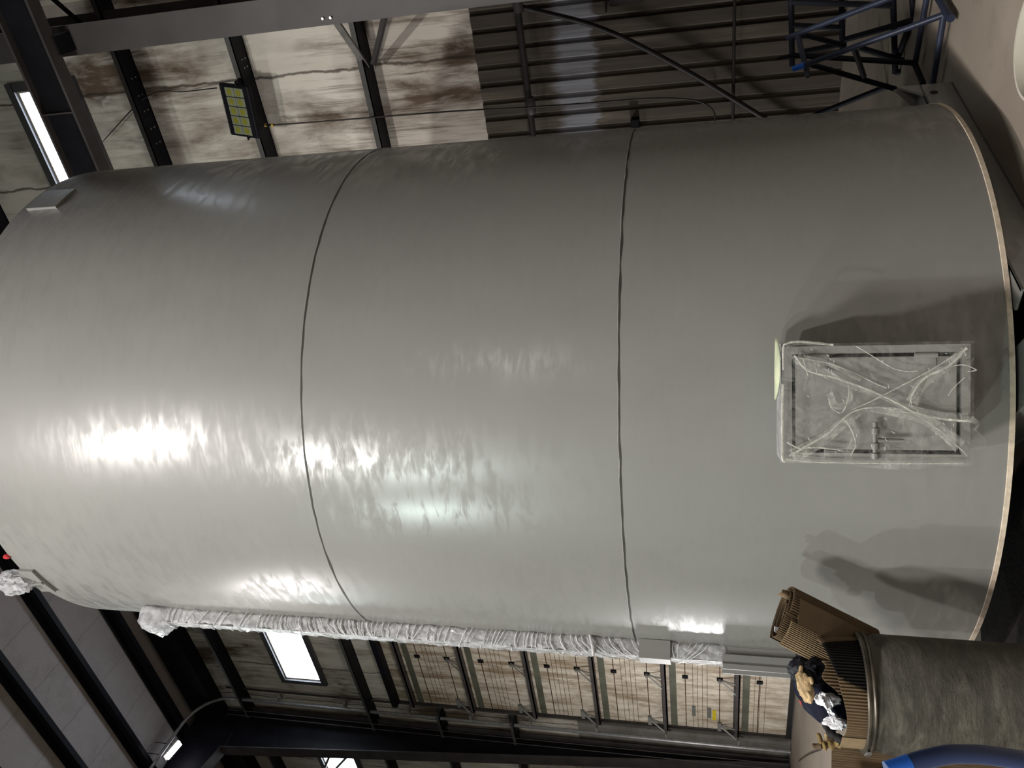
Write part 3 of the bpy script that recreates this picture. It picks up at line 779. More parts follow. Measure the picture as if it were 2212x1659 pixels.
crease_list = [
 ([(1716, 768), (1745, 800), (1800, 815), (1850, 832), (1900, 852), (1945, 874), (1975, 890), (2020, 902), (2070, 908), (2094, 908)], .0030, .0042),
 ([(1722, 772), (1790, 785), (1850, 808), (1890, 828), (1915, 838)], .0018, .0014),
 ([(1705, 985), (1745, 962), (1790, 935), (1830, 898), (1858, 884), (1900, 880), (1940, 888), (1975, 893)], .0042, .0016),
 ([(2088, 752), (2050, 790), (2000, 815), (1975, 845), (1968, 866), (1975, 892)], .0046, .0026),
 ([(2080, 757), (2000, 805), (1930, 842), (1880, 868), (1840, 885)], .0018, .0014),
 ([(1850, 748), (1890, 772), (1930, 796), (1960, 802), (1982, 801)], .0016, .0012),
 ([(1790, 860), (1796, 880), (1815, 892), (1826, 880), (1834, 850), (1830, 822)], .0016, .0014),
 ([(1700, 955), (1726, 968), (1760, 966), (1800, 970), (1824, 975)], .0022, .0016),
 ([(1822, 905), (1840, 930), (1848, 960), (1838, 985)], .0018, .0014),
 ([(1735, 775), (1742, 800), (1746, 812)], .0014, .0012),
 ([(2045, 793), (2080, 788), (2104, 796), (2108, 800), (2090, 803)], .0016, .0014),
 ([(2085, 815), (2060, 838), (2048, 855)], .0012, .0010),
 ([(1975, 893), (2030, 930), (2075, 970), (2090, 985)], .0014, .0012),
 ([(1800, 745), (1730, 738), (1700, 742), (1692, 752), (1692, 800)], .004, .003),
 ([(1691, 830), (1690, 900), (1690, 985), (1696, 998)], .0045, .0035),
 ([(1698, 992), (1760, 998), (1850, 1000), (1960, 1001), (2080, 1001)], .0018, .0014),
]
for k, (pts, w0, w1) in enumerate(crease_list):
    ps, rs = strand(pts, w0, w1, seed=k)
    MB().tube(ps, [r*1.55 for r in rs], 6).build('crease', 'film_crease', film, 60)
for k in range(46):      # short glints on the film, drawn as thin near-white tubes
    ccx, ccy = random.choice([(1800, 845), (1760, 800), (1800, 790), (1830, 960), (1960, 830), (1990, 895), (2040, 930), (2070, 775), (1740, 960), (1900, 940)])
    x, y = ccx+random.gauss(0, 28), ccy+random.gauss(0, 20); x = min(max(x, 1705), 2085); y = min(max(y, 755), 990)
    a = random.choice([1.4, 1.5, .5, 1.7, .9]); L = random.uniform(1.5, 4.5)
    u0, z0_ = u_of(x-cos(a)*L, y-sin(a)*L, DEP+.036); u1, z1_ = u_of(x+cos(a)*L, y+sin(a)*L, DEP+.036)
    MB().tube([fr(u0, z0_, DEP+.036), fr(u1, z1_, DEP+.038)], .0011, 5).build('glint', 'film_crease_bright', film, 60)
fold_list = [([(1722, 770), (1770, 800), (1830, 832), (1900, 856)], 14, 5), ([(1712, 985), (1770, 955), (1820, 915), (1856, 890)], 16, 8), ([(2084, 758), (2030, 800), (1990, 832), (1970, 870)], 10, 14),
             ([(1735, 772), (1800, 790), (1860, 820)], 6, 5), ([(1790, 850), (1806, 876), (1832, 870), (1838, 836)], 9, 6), ([(1836, 905), (1850, 940), (1830, 975), (1780, 978)], 10, 8),
             ([(1880, 882), (1930, 890), (1980, 902), (2030, 925), (2075, 965)], 7, 16), ([(1900, 852), (1960, 880), (2030, 898), (2092, 900)], 6, 10), ([(2096, 905), (2110, 915), (2106, 930)], 8, 2), ([(1698, 748), (1730, 741), (1790, 746)], 5, 3)]
for k, (pts, w0, w1) in enumerate(fold_list):
    P = []; pp = spline([Vector((x, y, 0)) for x, y in pts], 6); n = len(pp)
    for i, q in enumerate(pp):
        tg_ = (pp[min(i+1, n-1)]-pp[max(i-1, 0)]).normalized(); nr = Vector((-tg_.y, tg_.x, 0)); w = w0+(w1-w0)*i/(n-1); row = []
        for j in range(7):
            b_ = j/3-1; c_2 = q+nr*b_*w; dd_ = DEP+.040+.006*cos(b_*9+i*.3+k)
            uu, z__ = u_of(c_2.x, c_2.y, dd_); row.append(fr(uu, z__, dd_))
        P.append(row)
    MB().grid(P).build('fold', 'film_fold', film, 180)
tl = MB(); P = []
for i in range(5):
    s = i/4; P.append([fr(uL+.05+(.10)*s, zB-.004, DEP+.015), fr(uL+.055+.09*s, zB-.03-.012*sin(s*5), DEP+.02), fr(uL+.07+.03*s, zB-.055, DEP+.022)])
tl.grid(P)
P = []
for i in range(9):
    s = i/8; P.append([fr(uL-.006, zB+.05+.5*s, DEP), fr(uL-.02-.02*sin(s*3.1), zB+.04+.45*s, DEP-.03), fr(uL-.028-.03*sin(s*3.1), zB+.03+.40*s, .03)])
tl.grid(P); tl.build('loose_edge', 'stretch_film', film, 180)
# strip of masking paper lying on top of the manway neck
tpz = MB(); P = []
for i in range(13):
    s = i/12; u = uR+.045-(.50*(uR-uL)+.045)*s; w = .26*sin(pi*min(1, .08+s*.95))**.6 if s < 1 else .01
    P.append([fr(u, zT+.008, .03), fr(u, zT+.014+.008*sin(s*3.1), .03+w*.42), fr(u, zT+.007, .03+w*.85)])
tpz.grid(P)
tag(tpz.build('paper_strip', 'pale_tape', None, 60, 0, None, 0, .002), 'pale green paper strip lying on top of the wrapped manway', 'paper')

# ---- upright channel on the tank's left flank and its film sleeve
ac = atan2(3.20-TCY, -4.17-TCX)-radians(2.6)
er, et = Vector((cos(ac), sin(ac), 0)), Vector((-sin(ac), cos(ac), 0))
ch = MB()
def chp(r, t, z): return TC+er*r+et*t+Vector((0, 0, z))
zc0, zc1 = .30, 5.44
for (r0, r1, t0, t1) in ((TR-.02, TR+.012, -.06, .06), (TR, TR+.10, -.06, -.048), (TR, TR+.10, .048, .06), (TR+.088, TR+.10, -.06, .06)):
    ch.hexa([chp(r0, t0, zc0), chp(r1, t0, zc0), chp(r1, t1, zc0), chp(r0, t1, zc0), chp(r0, t0, zc1), chp(r1, t0, zc1), chp(r1, t1, zc1), chp(r0, t1, zc1)])
ch.build('upright_channel', 'tank_paint', tank)
cb_ = MB()
for (r0, r1, t0, t1) in ((TR+.06, TR+.145, -.085, -.070), (TR+.06, TR+.145, .070, .085), (TR+.10, TR+.115, -.085, .085)):
    cb_.hexa([chp(r0, t0, .26), chp(r1, t0, .26), chp(r1, t1, .26), chp(r0, t1, .26), chp(r0, t0, 1.52), chp(r1, t0, 1.52), chp(r1, t1, 1.52), chp(r0, t1, 1.52)])
cb_.build('channel_foot', 'tank_paint', tank)
slv = thing('plastic_sleeve', 'shiny clear plastic sleeve wrapped along the upright channel beside the tank', 'plastic wrap', chp(TR+.05, 0, 1.6))
def sleeve_ring(z, seed, flare=1., N=28):
    row = []
    for k in range(N):
        a = 2*pi*k/N; cx_, cy_ = cos(a), sin(a)
        m_ = max(abs(cx_), abs(cy_)); cx_, cy_ = cx_/m_, cy_/m_
        w = noise.noise(Vector((cx_*2+seed, cy_*2, z*16)))*.010+noise.noise(Vector((cx_*4, cy_*4+seed, z*38)))*.006
        row.append(chp(TR+.053+(.053*flare+w)*cx_+(.05*(flare-1)), (.066*flare+w)*cy_, z))
    return row
zz = 1.50; P = []
while zz < 5.46:
    P.append(sleeve_ring(zz, 1.)); zz += .018
for k in range(10):
    P.append(sleeve_ring(5.46+.012*k, 1., 1+.4*sin(pi*k/10)))
mb = MB().grid(P, True); mb.build('sleeve', 'silver_film', slv, 180)
P = [sleeve_ring(5.36+.02*k, 7., 1.15+.55*max(0, sin(pi*(k-1)/11))*(1-.3*noise.noise(Vector((k*.7, 0, 0))))) for k in range(13)]
MB().grid(P, True).build('sleeve_end', 'silver_film', slv, 180)
random.seed(11)
zz = 1.56; fine_ = MB(); nbig = 0
while zz < 5.40:
    dens = .026+.06*max(0, noise.noise(Vector((zz*1.3, 2, 2)))+.15)
    sl = .26*noise.noise(Vector((zz*1.1, 0, 9)))+random.gauss(0, .012)
    if random.random() < .82:   # across the side that faces the camera
        pa_ = chp(TR+.004, .072, zz); pb_2 = chp(TR+.058, .0755, zz+sl*.35+.008); pc_ = chp(TR+.108, .070, zz+sl)
    else:
        pa_ = chp(TR+.108, .07, zz); pb_2 = chp(TR+.112, .0, zz+sl*.6); pc_ = chp(TR+.108, -.07, zz+sl)
    w = random.uniform(.0014, .0045)
    tb_args = (spline([pa_, pb_2, pc_], 4), [w*.4, w, w, w*.8, w, w, w*.8, w, w*.3], 5)
    if nbig < 98: MB().tube(*tb_args).build('crease', 'film_crease_bright', slv, 60); nbig += 1
    else: fine_.tube(*tb_args)
    zz += dens
if fine_.v: tag(fine_.build('fine_creases', 'film_crease_bright', slv, 60), None, None, None, 'stuff')
tpb = MB(); P = []
for (z_, ) in ((1.83,), (2.02,)):
    P.append([chp(TR+.002, .082, z_), chp(TR+.116, .082, z_), chp(TR+.118, -.07, z_)])
tpb.grid(P); tpb.build('tape_patch', 'tank_paint', slv)
tb2 = MB(); tb2.tube(spline([chp(TR-.0, .075, 2.33), chp(TR+.06, .088, 2.31), chp(TR+.125, .07, 2.30)], 5), .009, 6); tb2.build('knot', 'film_crease_bright', slv, 60)

# ================================================================== THE BARREL
DR, DZ = .266, .92
DC = Vector((-3.486, 2.551, 0))
dview = Vector((-DC.x, -DC.y, 0)).normalized(); av = atan2(dview.y, dview.x)
drum = thing('trash_drum', 'grimy grey drum used as a rubbish bin in front of the tank', 'drum', DC)
prof = [(0, .0), (DR-.02, .0), (DR-.008, .02), (DR-.004, .3), (DR-.002, .6), (DR, .84), (DR-.012, .855), (DR-.012, .895)]
MB().lathe(prof, 96, DC).build('body', 'drum_grime', drum, 40)
rm = [(r_, z_+.04) for r_, z_ in [(DR-.012, .846), (DR+.002, .846), (DR+.006, .852), (DR+.002, .859), (DR-.004, .861), (DR-.004, .868), (DR+.004, .870), (DR+.006, .878), (DR, .884), (DR-.014, .882), (DR-.016, .60)]]
MB().lathe(rm, 96, DC).build('rim_band', 'drum_band', drum, 50)
MB().lathe([(DR-.017, .89), (DR-.018, .20), (0, .20)], 48, DC).build('inside', 'rubber_mat', drum, 50)
lt = MB(); la = av-.0; 
lt.obox(DC+Vector((cos(av-1.35), sin(av-1.35), 0))*(DR+.006)+Vector((0, 0, .903)), Vector((-sin(av-1.35), cos(av-1.35), 0))*.035, Vector((cos(av-1.35), sin(av-1.35), 0))*.006, Zv*.012)
lt.build('band_clamp', 'galvanised', drum, None, .003)

def sheet(curve, zfun0, zfun1, ribs=.0022, pitch=.0085, rows=6, th=.006, side=1):
    """curve: list of xy points (dense).  A single faced corrugated sheet standing upright, ribs vertical."""
    mb = MB(); L = 0.; pts = []
    for i, p in enumerate(curve):
        if i: L += (Vector(p)-Vector(curve[i-1])).length
        t = (Vector(curve[min(i+1, len(curve)-1)])-Vector(curve[max(i-1, 0)])).normalized(); n_ = Vector((-t.y, t.x))
        off = ribs*sin(2*pi*L/pitch); pts.append((Vector(p)+n_*off*side, Vector(p)-n_*th*side, i/(len(curve)-1)))
    A = [[(q[0].x, q[0].y, zfun0(q[2])+(zfun1(q[2])-zfun0(q[2]))*k/rows) for q in pts] for k in range(rows+1)]
    B = [[(q[1].x, q[1].y, zfun0(q[2])+(zfun1(q[2])-zfun0(q[2]))*k/rows) for q in pts] for k in range(rows+1)]
    mb.grid(A); mb.grid(B); mb.grid([A[-1], B[-1]]); mb.grid([A[0], B[0]])
    return mb
def arc(c, r, a0, a1, n): return [(c.x+r*cos(a0+(a1-a0)*k/n), c.y+r*sin(a0+(a1-a0)*k/n)) for k in range(n+1)]
# big liner sheet around the front of the drum (its tall stained end to the right)
a_r, a_l = av+1.45, av-1.0
SPILLA = av+.62
lin = sheet(arc(DC, DR-.024, a_l, a_r, 420), lambda s: .66, lambda s: 1.012+.03*s+.22*max(0, (s-.52))-.012*sin(s*9), ribs=.0042, pitch=.0145, side=-1)
o = lin.build('cardboard_sheet', 'cardboard_stained', None, 60, 0, DC)
tag(o, 'ribbed brown cardboard lining the drum rim with a black paint spill', 'cardboard')
for nd in o.data.materials[0].node_tree.nodes:
    if nd.type == 'MATH' and nd.operation == 'SUBTRACT' and abs(nd.inputs[1].default_value-SPILL) < 1e-6:
        nd.inputs[1].default_value = (SPILLA+pi) % (2*pi)-pi
# plain smooth piece at the left end of the liner
s2_ = sheet(arc(DC, DR-.020, av-1.75, av-.92, 40), lambda s: .70, lambda s: 1.022-.0*s, ribs=0)
tag(s2_.build('cardboard_sheet', 'cardboard_light', None, 60), 'smooth tan cardboard strip bent along the left side of the drum rim', 'cardboard')
s3_ = sheet(arc(DC, DR-.060, av-.10, av+.62, 260), lambda s: .70, lambda s: 1.055+.055*s-.02*cos(s*7), ribs=.0042, pitch=.0145, side=-1)
tag(s3_.build('cardboard_sheet', 'cardboard', None, 60), 'shorter ribbed cardboard curled inside the drum behind the black bag', 'cardboard')

# folded cardboard roll leaning out to the right
d_r = 4.22
R0 = at_h(1862, 1415, 4.40); R1 = at_h(1689, 1328, 4.27)
RT = .078
axr = (R1-R0).normalized()
wv = (at_h(1712, 1272, 4.31)-at_h(1666, 1388, 4.23)); wv = (wv-axr*wv.dot(axr)); WL = wv.length; wv.normalize()
tv = axr.cross(wv).normalized(); tv = tv if tv.dot(Vector((-R0.x, -R0.y, 0))) > 0 else -tv
roll = thing('cardboard_roll', 'flattened roll of ribbed brown cardboard leaning out of the drum', 'cardboard', R0)
def oval(w, t, n, turns=1., shrink=0., ph=0.):
    out = []
    for k in range(n+1):
        s = k/n; a = ph+2*pi*turns*s; f = 1-shrink*s
        ca, sa = cos(a), sin(a)
        out.append((w*f*(abs(ca)**.75)*(1 if ca > 0 else -1), t*f*(abs(sa)**.85)*(1 if sa > 0 else -1)))
    return out
def roll_sheet(prof, L0, L1, ribs, pitch, th=.0035, slope=0.):
    mb = MB(); pts = []; Ls = 0
    for i, p in enumerate(prof):
        p = Vector(p)
        if i: Ls += (p-Vector(prof[i-1])).length
        t = (Vector(prof[min(i+1, len(prof)-1)])-Vector(prof[max(i-1, 0)])).normalized(); n_ = Vector((t.y, -t.x))
        pts.append((p+n_*ribs*sin(2*pi*Ls/pitch), p-n_*th))
    f = lambda q, l: R0+axr*(l+slope*q.x)+wv*q.x+tv*q.y
    A = [[f(q[0], l) for q in pts] for l in (L0, (L0+L1)/2, L1)]; B = [[f(q[1], l) for q in pts] for l in (L0, (L0+L1)/2, L1)]
    mb.grid(A); mb.grid(B); mb.grid([A[-1], B[-1]]); return mb
LL = (R1-R0).length
hwid = WL*.5
roll_sheet(oval(hwid, RT, 300, .62, 0., -2.35), -.03, LL, .0038, .0125).build('outer_sheet', 'cardboard', roll, 60)
roll_sheet(oval(hwid*.97, RT*.93, 60, .46, 0., 1.55-3.14), -.03, LL-.004, .0, .0125).build('smooth_face', 'cardboard', roll, 60)
roll_sheet(oval(hwid*.86, RT*.72, 300, .95, .12, .2), -.03, LL+.006, .0020, .010).build('inner_sheet', 'cardboard', roll, 60)
roll_sheet(oval(hwid*.70, RT*.36, 240, 1.1, .3, 1.1), -.03, LL+.004, .0018, .010).build('inner_sheet', 'cardboard', roll, 60)
# flat panel along the camera side with its ribbed underside showing at the near edge
rs_ = MB(); P = []; Q = []
NP = 150
for k in range(NP+1):
    s = k/NP; x = -hwid*1.0+hwid*.80*s; y = RT+.004-.055*(1-s)**2.2; rb = .0042*sin(2*pi*s*14)
    P.append((x, y+rb)); Q.append((x, y-.006))
f = lambda q, l: R0+axr*l+wv*q[0]+tv*q[1]
rs_.grid([[f(p, l) for p in P] for l in (-.03, LL-.02)]); rs_.grid([[f(p, l) for p in Q] for l in (-.03, LL-.02)]); rs_.grid([[f(p, LL-.02) for p in P], [f(p, LL-.02) for p in Q]])
rs_.build('ribbed_panel', 'cardboard_light', roll, 60)
fp_ = MB(); fp_.hexa([f((-hwid*.22, RT+.002), .02), f((hwid*.62, RT-.004), -.02), f((hwid*.62, RT+.001), -.02), f((-hwid*.22, RT+.008), .02), f((-hwid*.22, RT+.002), LL-.05), f((hwid*.62, RT-.006), LL-.03), f((hwid*.62, RT-.001), LL-.03), f((-hwid*.22, RT+.008), LL-.05)])
fp_.build('flat_panel', 'cardboard', roll)
tf = MB(); P = []
for i in range(40):
    s = i/39; P.append([f((hwid*(.55+.32*s), .01+.012*sin(s*5)+.0015*sin(i*2.1)), LL-.02), f((hwid*(.55+.30*s), .005+.02*sin(s*5)+.0015*sin(i*2.1)), LL+.055-.03*s)])
tf.grid(P); tf.build('torn_flap', 'cardboard_light', roll, 60, 0, None, 0, .002)
wp = MB(); wp.hexa([f((-hwid*.62, -.004), LL-.03), f((-hwid*.40, -.006), LL-.03), f((-hwid*.40, -.003), LL-.03), f((-hwid*.62, -.001), LL-.03), f((-hwid*.62, -.004), LL+.012), f((-hwid*.46, -.006), LL+.016), f((-hwid*.46, -.003), LL+.016), f((-hwid*.62, -.001), LL+.012)])
tag(wp.build('paper_scrap', 'white_rag'), 'white paper scrap poking out of the cardboard roll', 'paper')

# crumpled pale paper behind the roll
yp = at_h(1828, 1350, 4.40)
ypm = MB(); t1, t2 = at_h(1812, 1345, 4.38), at_h(1829, 1333, 4.42); t3, t4, t5 = at_h(1848, 1362, 4.40), at_h(1836, 1388, 4.36), at_h(1822, 1372, 4.34); t6 = at_h(1831, 1352, 4.33)
ypm.add([t1, t2, t3, t4, t5, t6], [(0, 1, 5), (1, 2, 5), (2, 3, 5), (3, 4, 5), (4, 0, 5), (0, 4, 3, 2, 1)])
tag(ypm.build('paper_wad', 'yellow_paper', None, None, .002), 'crumpled pale yellow paper behind the cardboard roll', 'paper')

# rags, bag and gloves spilling over the drum
RZ = Matrix.Rotation(av, 3, 'Z')
def lump(name, px, dist, size, seed, mat, label, cat, amp=.3, freq=2., tilt=0.):
    c = at_h(px[0], px[1], dist); rot = Matrix.Rotation(av+pi/2, 3, 'Z') @ Matrix.Rotation(tilt, 3, 'Y')
    return tag(crumple(c, size, seed, amp, freq, 4, rot=rot).build(name, mat, None, 55, 0, c), label, cat)
lump('plastic_bag', (1752, 1448), 4.30, (.065, .05, .075), 2, 'black_bag', 'crumpled black plastic bag under the cardboard roll', 'bag', .35, 1.8)
lump('dark_cloth', (1772, 1505), 4.36, (.135, .06, .075), 8, 'navy_cloth', 'dark navy cloth heaped over the drum rim', 'cloth', .22, 1.4, radians(-42))
lump('red_rag', (1741, 1512), 4.44, (.030, .03, .025), 12, 'red_cloth', 'small red rag between the tan glove and the navy cloth', 'rag', .2, 2)
def glove(name, label, palm, fingers, mat, cat='glove', flat=None):
    g = thing(name, label, cat, palm[0][0])
    if flat:
        p0_, p1_ = palm[0][0], palm[-1][0]; ax_ = (p1_-p0_); L_ = ax_.length/2; ax_.normalize(); side = ax_.cross(dview).normalized(); nr_ = side.cross(ax_)
        M3 = Matrix((side, nr_, ax_)).transposed()
        crumple((p0_+p1_)/2, (flat, flat*.45, L_*1.15), 31, .30, 1.3, 4, rot=M3).build('palm', mat[0], g, 50)
    else: MB().tube(spline([p for p, r in palm], 6), [palm[0][1]+(palm[-1][1]-palm[0][1])*k/(6*(len(palm)-1))+.006*sin(k*.9) for k in range(6*(len(palm)-1)+1)], 14).build('palm', mat[0], g, 60)
    for pts, r0, r1, mi in fingers:
        n = 6*(len(pts)-1)+1
        rs = [r0+(r1-r0)*k/(n-1) for k in range(n)]; rs[-1] *= .55; rs[-2] *= .9
        MB().tube(spline(pts, 6), rs, 12).build('finger', mat[mi], g, 60)
    return g
H = at_h
glove('work_glove', 'tan leather glove hanging over the navy cloth on the drum',
      [(H(1747, 1508, 4.22), .014), (H(1742, 1492, 4.22), .020), (H(1735, 1474, 4.22), .022), (H(1730, 1460, 4.22), .015)],
      [([H(1733, 1468, 4.22), H(1730, 1450, 4.23), H(1731, 1438, 4.24)], .012, .009, 0), ([H(1741, 1474, 4.20), H(1751, 1466, 4.20), H(1754, 1478, 4.19)], .011, .009, 0), ([H(1744, 1496, 4.21), H(1750, 1506, 4.20), H(1744, 1514, 4.21)], .010, .007, 0)], ['tan_leather'], 'glove', .026)
glove('work_glove', 'worn brown leather glove with fingers sticking up at the left drum rim',
      [(H(1812, 1604, 4.36), .022), (H(1802, 1608, 4.36), .028), (H(1788, 1610, 4.37), .024), (H(1776, 1612, 4.37), .016)],
      [([H(1775, 1612, 4.37), H(1763, 1612, 4.38), H(1754, 1611, 4.38)], .013, .012, 1), ([H(1775, 1608, 4.37), H(1771, 1594, 4.38), H(1766, 1584, 4.38)], .011, .010, 0),
       ([H(1786, 1606, 4.37), H(1786, 1592, 4.38), H(1784, 1584, 4.38)], .012, .009, 2), ([H(1800, 1606, 4.36), H(1797, 1598, 4.37), H(1800, 1592, 4.37)], .018, .014, 1)], ['olive_leather', 'brown_leather', 'tan_leather'])
rag = thing('white_rag', 'crumpled white rag draped on the cardboard at the drum front', 'rag', H(1790, 1530, 4.20))
rp = [(1781, 1498), (1783, 1512), (1785, 1528), (1796, 1540), (1805, 1556), (1808, 1572)]
rg = MB(); P = []
for i, q in enumerate(spline([H(x, y, 4.24-.03*sin(k*1.2)) for k, (x, y) in enumerate(rp)], 8)):
    row = []; s = i/40
    wd = .030*(.55+.8*abs(sin(s*5.2+.4)))
    for j in range(13):
        t = j/12*2-1
        n1 = noise.noise(Vector((s*5, t*1.4, 3)))*.030+abs(noise.noise(Vector((s*6+t*2, t*2.5, 8))))*.034
        row.append(q+Vector((0, 0, 1))*wd*t*.75+dview*(.02-.012*t*t+n1)+Rt*(wd*t*.35+noise.noise(Vector((s*6, t*2, 5)))*.012))
    P.append(row)
rg.grid(P); rg.build('cloth_fold', 'white_rag', rag, 40, 0, None, 0, .003)
crumple(H(1788, 1512, 4.25), (.022, .020, .040), 21, .45, 1.0).build('cloth_knot', 'white_rag', rag, 50)
crumple(H(1803, 1562, 4.24), (.020, .018, .034), 23, .5, 1.0).build('cloth_knot', 'white_rag', rag, 50)
st_ = MB(); st_.tube(spline([H(1784, 1562, 4.36), H(1792, 1580, 4.33), H(1806, 1592, 4.30), H(1822, 1600, 4.27)], 6), [.019+.003*sin(k) for k in range(19)], 10)
tag(st_.build('hose_piece', 'rubber_mat', None, 60), 'short black hose piece below the white rag', 'hose')
# cardboard standing left of the drum
b0, b1, b2 = on_z(1900, 1600, .0), None, None
LD = DC+Vector((-Rt.x*.275, -Rt.y*.275, 0))+dview*.02
cv = [tuple((LD-Rt*(.36*k/160)-dview*(.05*(k/160)))[:2]) for k in range(161)]
tag(sheet(cv, lambda s: .0, lambda s: 1.04+.0*s, ribs=-.003, pitch=.0125).build('cardboard_sheet', 'cardboard', None, 60), 'tall ribbed cardboard standing on the floor left of the drum', 'cardboard')
cv = [tuple((LD-Rt*(.10+.32*k/40)+dview*(.06+.02*(k/40)))[:2]) for k in range(41)]
tag(sheet(cv, lambda s: .0, lambda s: .97+.03*s, ribs=0).build('cardboard_sheet', 'cardboard_light', None, 60), 'smooth tan cardboard standing in front of the tall ribbed one', 'cardboard')
# thin wire on the floor
w0 = MB(); w0.tube(spline([on_z(1726, 1644, .006), on_z(1740, 1634, .006), on_z(1756, 1626, .006), on_z(1774, 1620, .006)], 6), .006, 6)
tag(w0.build('floor_wire', 'pipe_black', None, 60), 'thin dark wire lying on the floor beyond the brown glove', 'wire')

# black mat in front of the tank
mat_ = [(-2.52, 3.42), (-2.98, 2.86), (-3.55, 2.95), (-4.35, 3.45), (-4.05, 3.75), (-3.3, 3.75)]
tag(MB().prism([(x, y, .002) for x, y in mat_], (0, 0, .012)).build('rubber_mat', 'rubber_mat'), 'black rubber mat on the floor under the tank rim', 'mat')

# ================================================================== BLUE TUBES
# near post with a bent handle at the picture corner
k_ = 1.52
hp = [ray(*q)*k_+Vector((0, 0, EYE)) for q in [(1900, 1672), (1917, 1666), (1985, 1644), (2035, 1632), (2060, 1629), (2085, 1629), (2130, 1631), (2212, 1643)]]
low = hp[-1]+(hp[-1]-hp[-2])*1.2
pt = [hp[1]-(hp[2]-hp[1])*.0]+hp[2:]+[low, Vector((low.x-.02, low.y+.02, .02))]
hr = thing('blue_handle', 'bent bright blue steel tube post near the drum at the picture corner', 'handle', (pt[-1].x, pt[-1].y, 0))
MB().tube(spline(pt, 6), .0175, 20).build('post', 'handle_blue', hr, 60)
MB().tube([pt[0], pt[0]+(pt[1]-pt[0]).normalized()*.045], .0180, 20).build('handle_end', 'bright_blue_tape', hr, 60)
MB().tube([(pt[-1].x, pt[-1].y, 0.0), (pt[-1].x, pt[-1].y, .02)], .09, 24).build('foot', 'handle_blue', hr, 40)

# tubular stand right of the tank
TRD = .021
stand = thing('tube_stand', 'blue painted tubular stand lying against dark tubes right of the tank', 'stand', (-1.3, 6.3, 0))
def tb(parent, a, b, mat, r=TRD): MB().tube([a, b], r, 14).build('tube', mat, parent, 40)
F1 = on_z(2039, 32, .06); T2t = on_y(1714, 149, 6.75); T1t = on_y(1700, 82, 6.95); T1b = on_y(1990, -30, 6.35)
tb(stand, T2t, F1, 'blue_paint'); tb(stand, T1t, T1b, 'blue_paint')
MB().tube([T2t, T2t+(F1-T2t).normalized()*.10], TRD*1.05, 14).build('blue_tip', 'bright_blue_tape', stand, 40)
ca, cb2 = on_y(1722, 72, 6.90), on_y(1746, 166, 6.72)
tb(stand, ca, cb2, 'blue_paint')
MB().tube([cb2, cb2+(cb2-ca).normalized()*.003], TRD*.75, 14).build('tube_bore', 'gasket_rubber', stand, 40)
tb(stand, on_y(1737, 75, 6.9), on_y(1824, 98, 7.3), 'blue_dark_paint')
tb(stand, on_y(1743, 137, 6.76), on_y(1985, 207, 7.1), 'blue_dark_paint')
tb(stand, F1, on_z(2000, 270, .05), 'blue_paint')
G0 = on_z(2054, 40, .05); tb(stand, G0, on_z(2016, -25, .05), 'blue_paint', TRD*1.25)
tb(stand, on_z(2003, -10, .05)+Vector((0, 0, .0)), on_z(1976, 140, .05), 'blue_paint'); tb(stand, on_z(1976, 138, .05), on_z(1994, 180, .05), 'blue_dark_paint')
tb(stand, on_y(1845, 104, 6.55), on_y(1866, 165, 6.9), 'blue_paint')
tb(stand, on_y(1680, 126, 7.0), on_y(1712, 119, 6.95), 'blue_dark_paint', .012)
tb(stand, on_y(1708, 119, 6.95), on_z(1974, 136, .06), 'blue_dark_paint')
rack = thing('tube_rack', 'dark tubular rack behind the blue stand at the ribbed wall', 'rack', (-1.5, 7.8, 0))
for a, b, Ya, Yb in (((1709, -10), (1711, 142), 7.6, 7.6), ((1818, -10), (1820, 116), 7.6, 7.6), ((1711, 55), (1818, 60), 7.6, 7.6), ((1929, -10), (1934, 158), 7.5, 7.5), ((1824, 86), (1978, 42), 7.5, 7.3),
                     ((1756, 250), (1927, 182), 8.3, 7.9), ((1929, 176), (1927, 240), 7.9, 7.9), ((1961, 66), (1938, 128), 7.3, 7.5), ((1856, 103), (1972, 138), 7.5, 7.4), ((1737, 112), (1828, 93), 7.5, 7.5), ((1970, -8), (1977, 66), 7.3, 7.3), ((1700, 4), (1930, 12), 7.6, 7.5)):
    tb(rack, on_y(*a, Ya), on_y(*b, Yb), 'blue_dark_paint', .024)
for q in ((1934, 156, 7.5), (1927, 236, 7.9)):
    p_ = on_y(*q); tb(rack, p_, Vector((p_.x, p_.y, 0.0)), 'blue_dark_paint', .024)
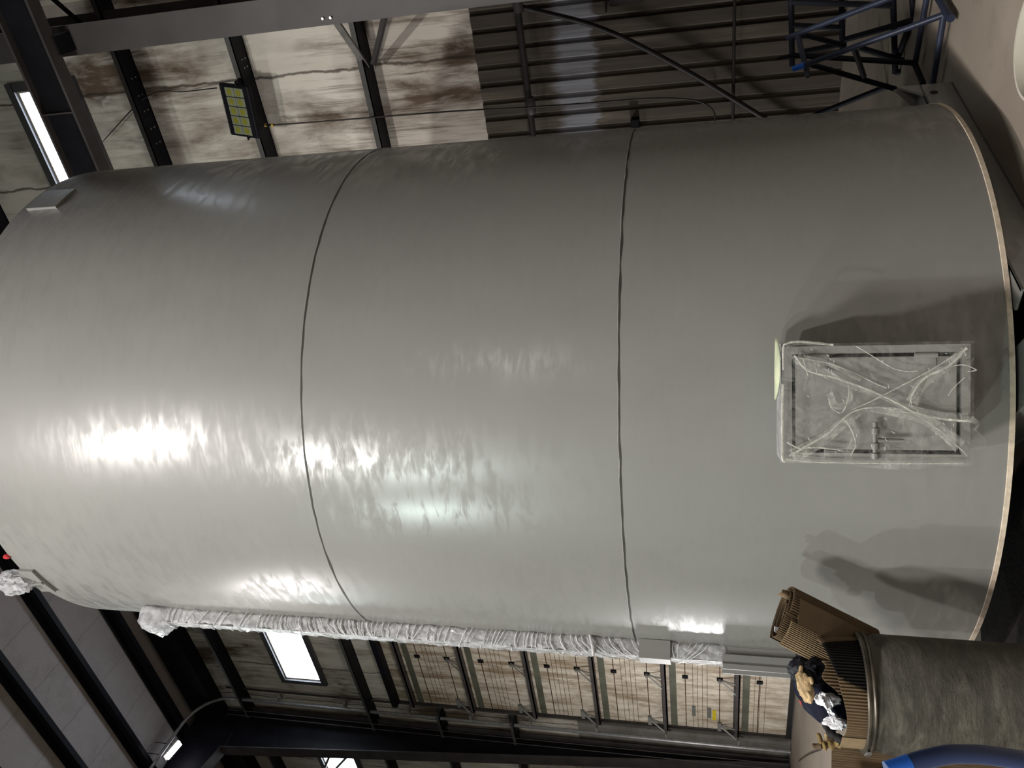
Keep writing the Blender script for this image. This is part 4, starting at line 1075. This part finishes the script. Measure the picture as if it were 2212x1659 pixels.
# white tub at the lower edge
tbn = on_z(2238, 84, .30)
tub = MB().lathe([(0, .02), (.200, 0.0), (.21, .02), (.235, .285), (.245, .290), (.245, .300), (.232, .300), (.212, .05), (0, .05)], 64, (tbn.x, tbn.y, 0))
tag(tub.build('white_tub', 'white_plastic', None, 40, 0, (tbn.x, tbn.y, 0)), 'round white plastic tub on the floor right of the tank', 'tub')

# ================================================================== LIGHTS
def area(name, loc, target, size, power, col=(1, 1, 1), shape='DISK', sy=None, spread=180):
    l = bpy.data.lights.new(name, 'AREA'); l.shape = shape; l.size = size; l.energy = power; l.color = col; l.spread = radians(spread)
    if sy: l.size_y = sy
    o = bpy.data.objects.new(name, l); COL.objects.link(o); o.location = loc
    o.rotation_euler = (Vector(target)-Vector(loc)).to_track_quat('-Z', 'Y').to_euler(); return o
area('high_bay_lamp', (-1.98, -.75, 9.2), (-2.3, 3.5, 1.5), .30, 285, (1, .94, .90), spread=135)
area('high_bay_lamp', (-2.1, -5.3, 8.2), (-2.3, .5, 0.), 1.3, 380, (1, .96, .92), spread=130)
area('high_bay_lamp', (-2.9, -12.2, 8.8), (-3, -2, 0), .32, 250, (.84, 1, .93), spread=120)
area('high_bay_lamp', (-8.5, -12.2, 8.8), (-6, -2, 0), .34, 290, (.84, 1, .93), spread=120)
area('high_bay_lamp', (7.2, -6.2, 6.2), (2, 0, 0), .4, 60, (1, .95, .9), spread=120)
area('high_bay_lamp', (-10.2, 1.0, 8.2), (-5, 5, 1.), 1.4, 80, (1, .92, .91), spread=115)
area('high_bay_lamp', (-13.2, 3.7, 9.0), (-5, 4, 3), .9, 70, (.85, 1, .97), spread=100)
area('work_lamp', (-14.8, 3.1, 1.7), (-10.5, 6.2, 1.9), 1.7, 350, (1, .98, .97), 'RECTANGLE', .9, spread=130)
w = bpy.data.worlds.new('world'); SC.world = w; w.use_nodes = True
w.node_tree.nodes['Background'].inputs[0].default_value = (.6, .7, .85, 1); w.node_tree.nodes['Background'].inputs[1].default_value = .3

for o in list(bpy.data.objects):
    if '_o' in o: del o['_o']
vs_ = SC.view_settings
vs_.view_transform = 'Standard'; vs_.look = 'None'; vs_.exposure = 0.0; vs_.gamma = 1.0; vs_.use_curve_mapping = False
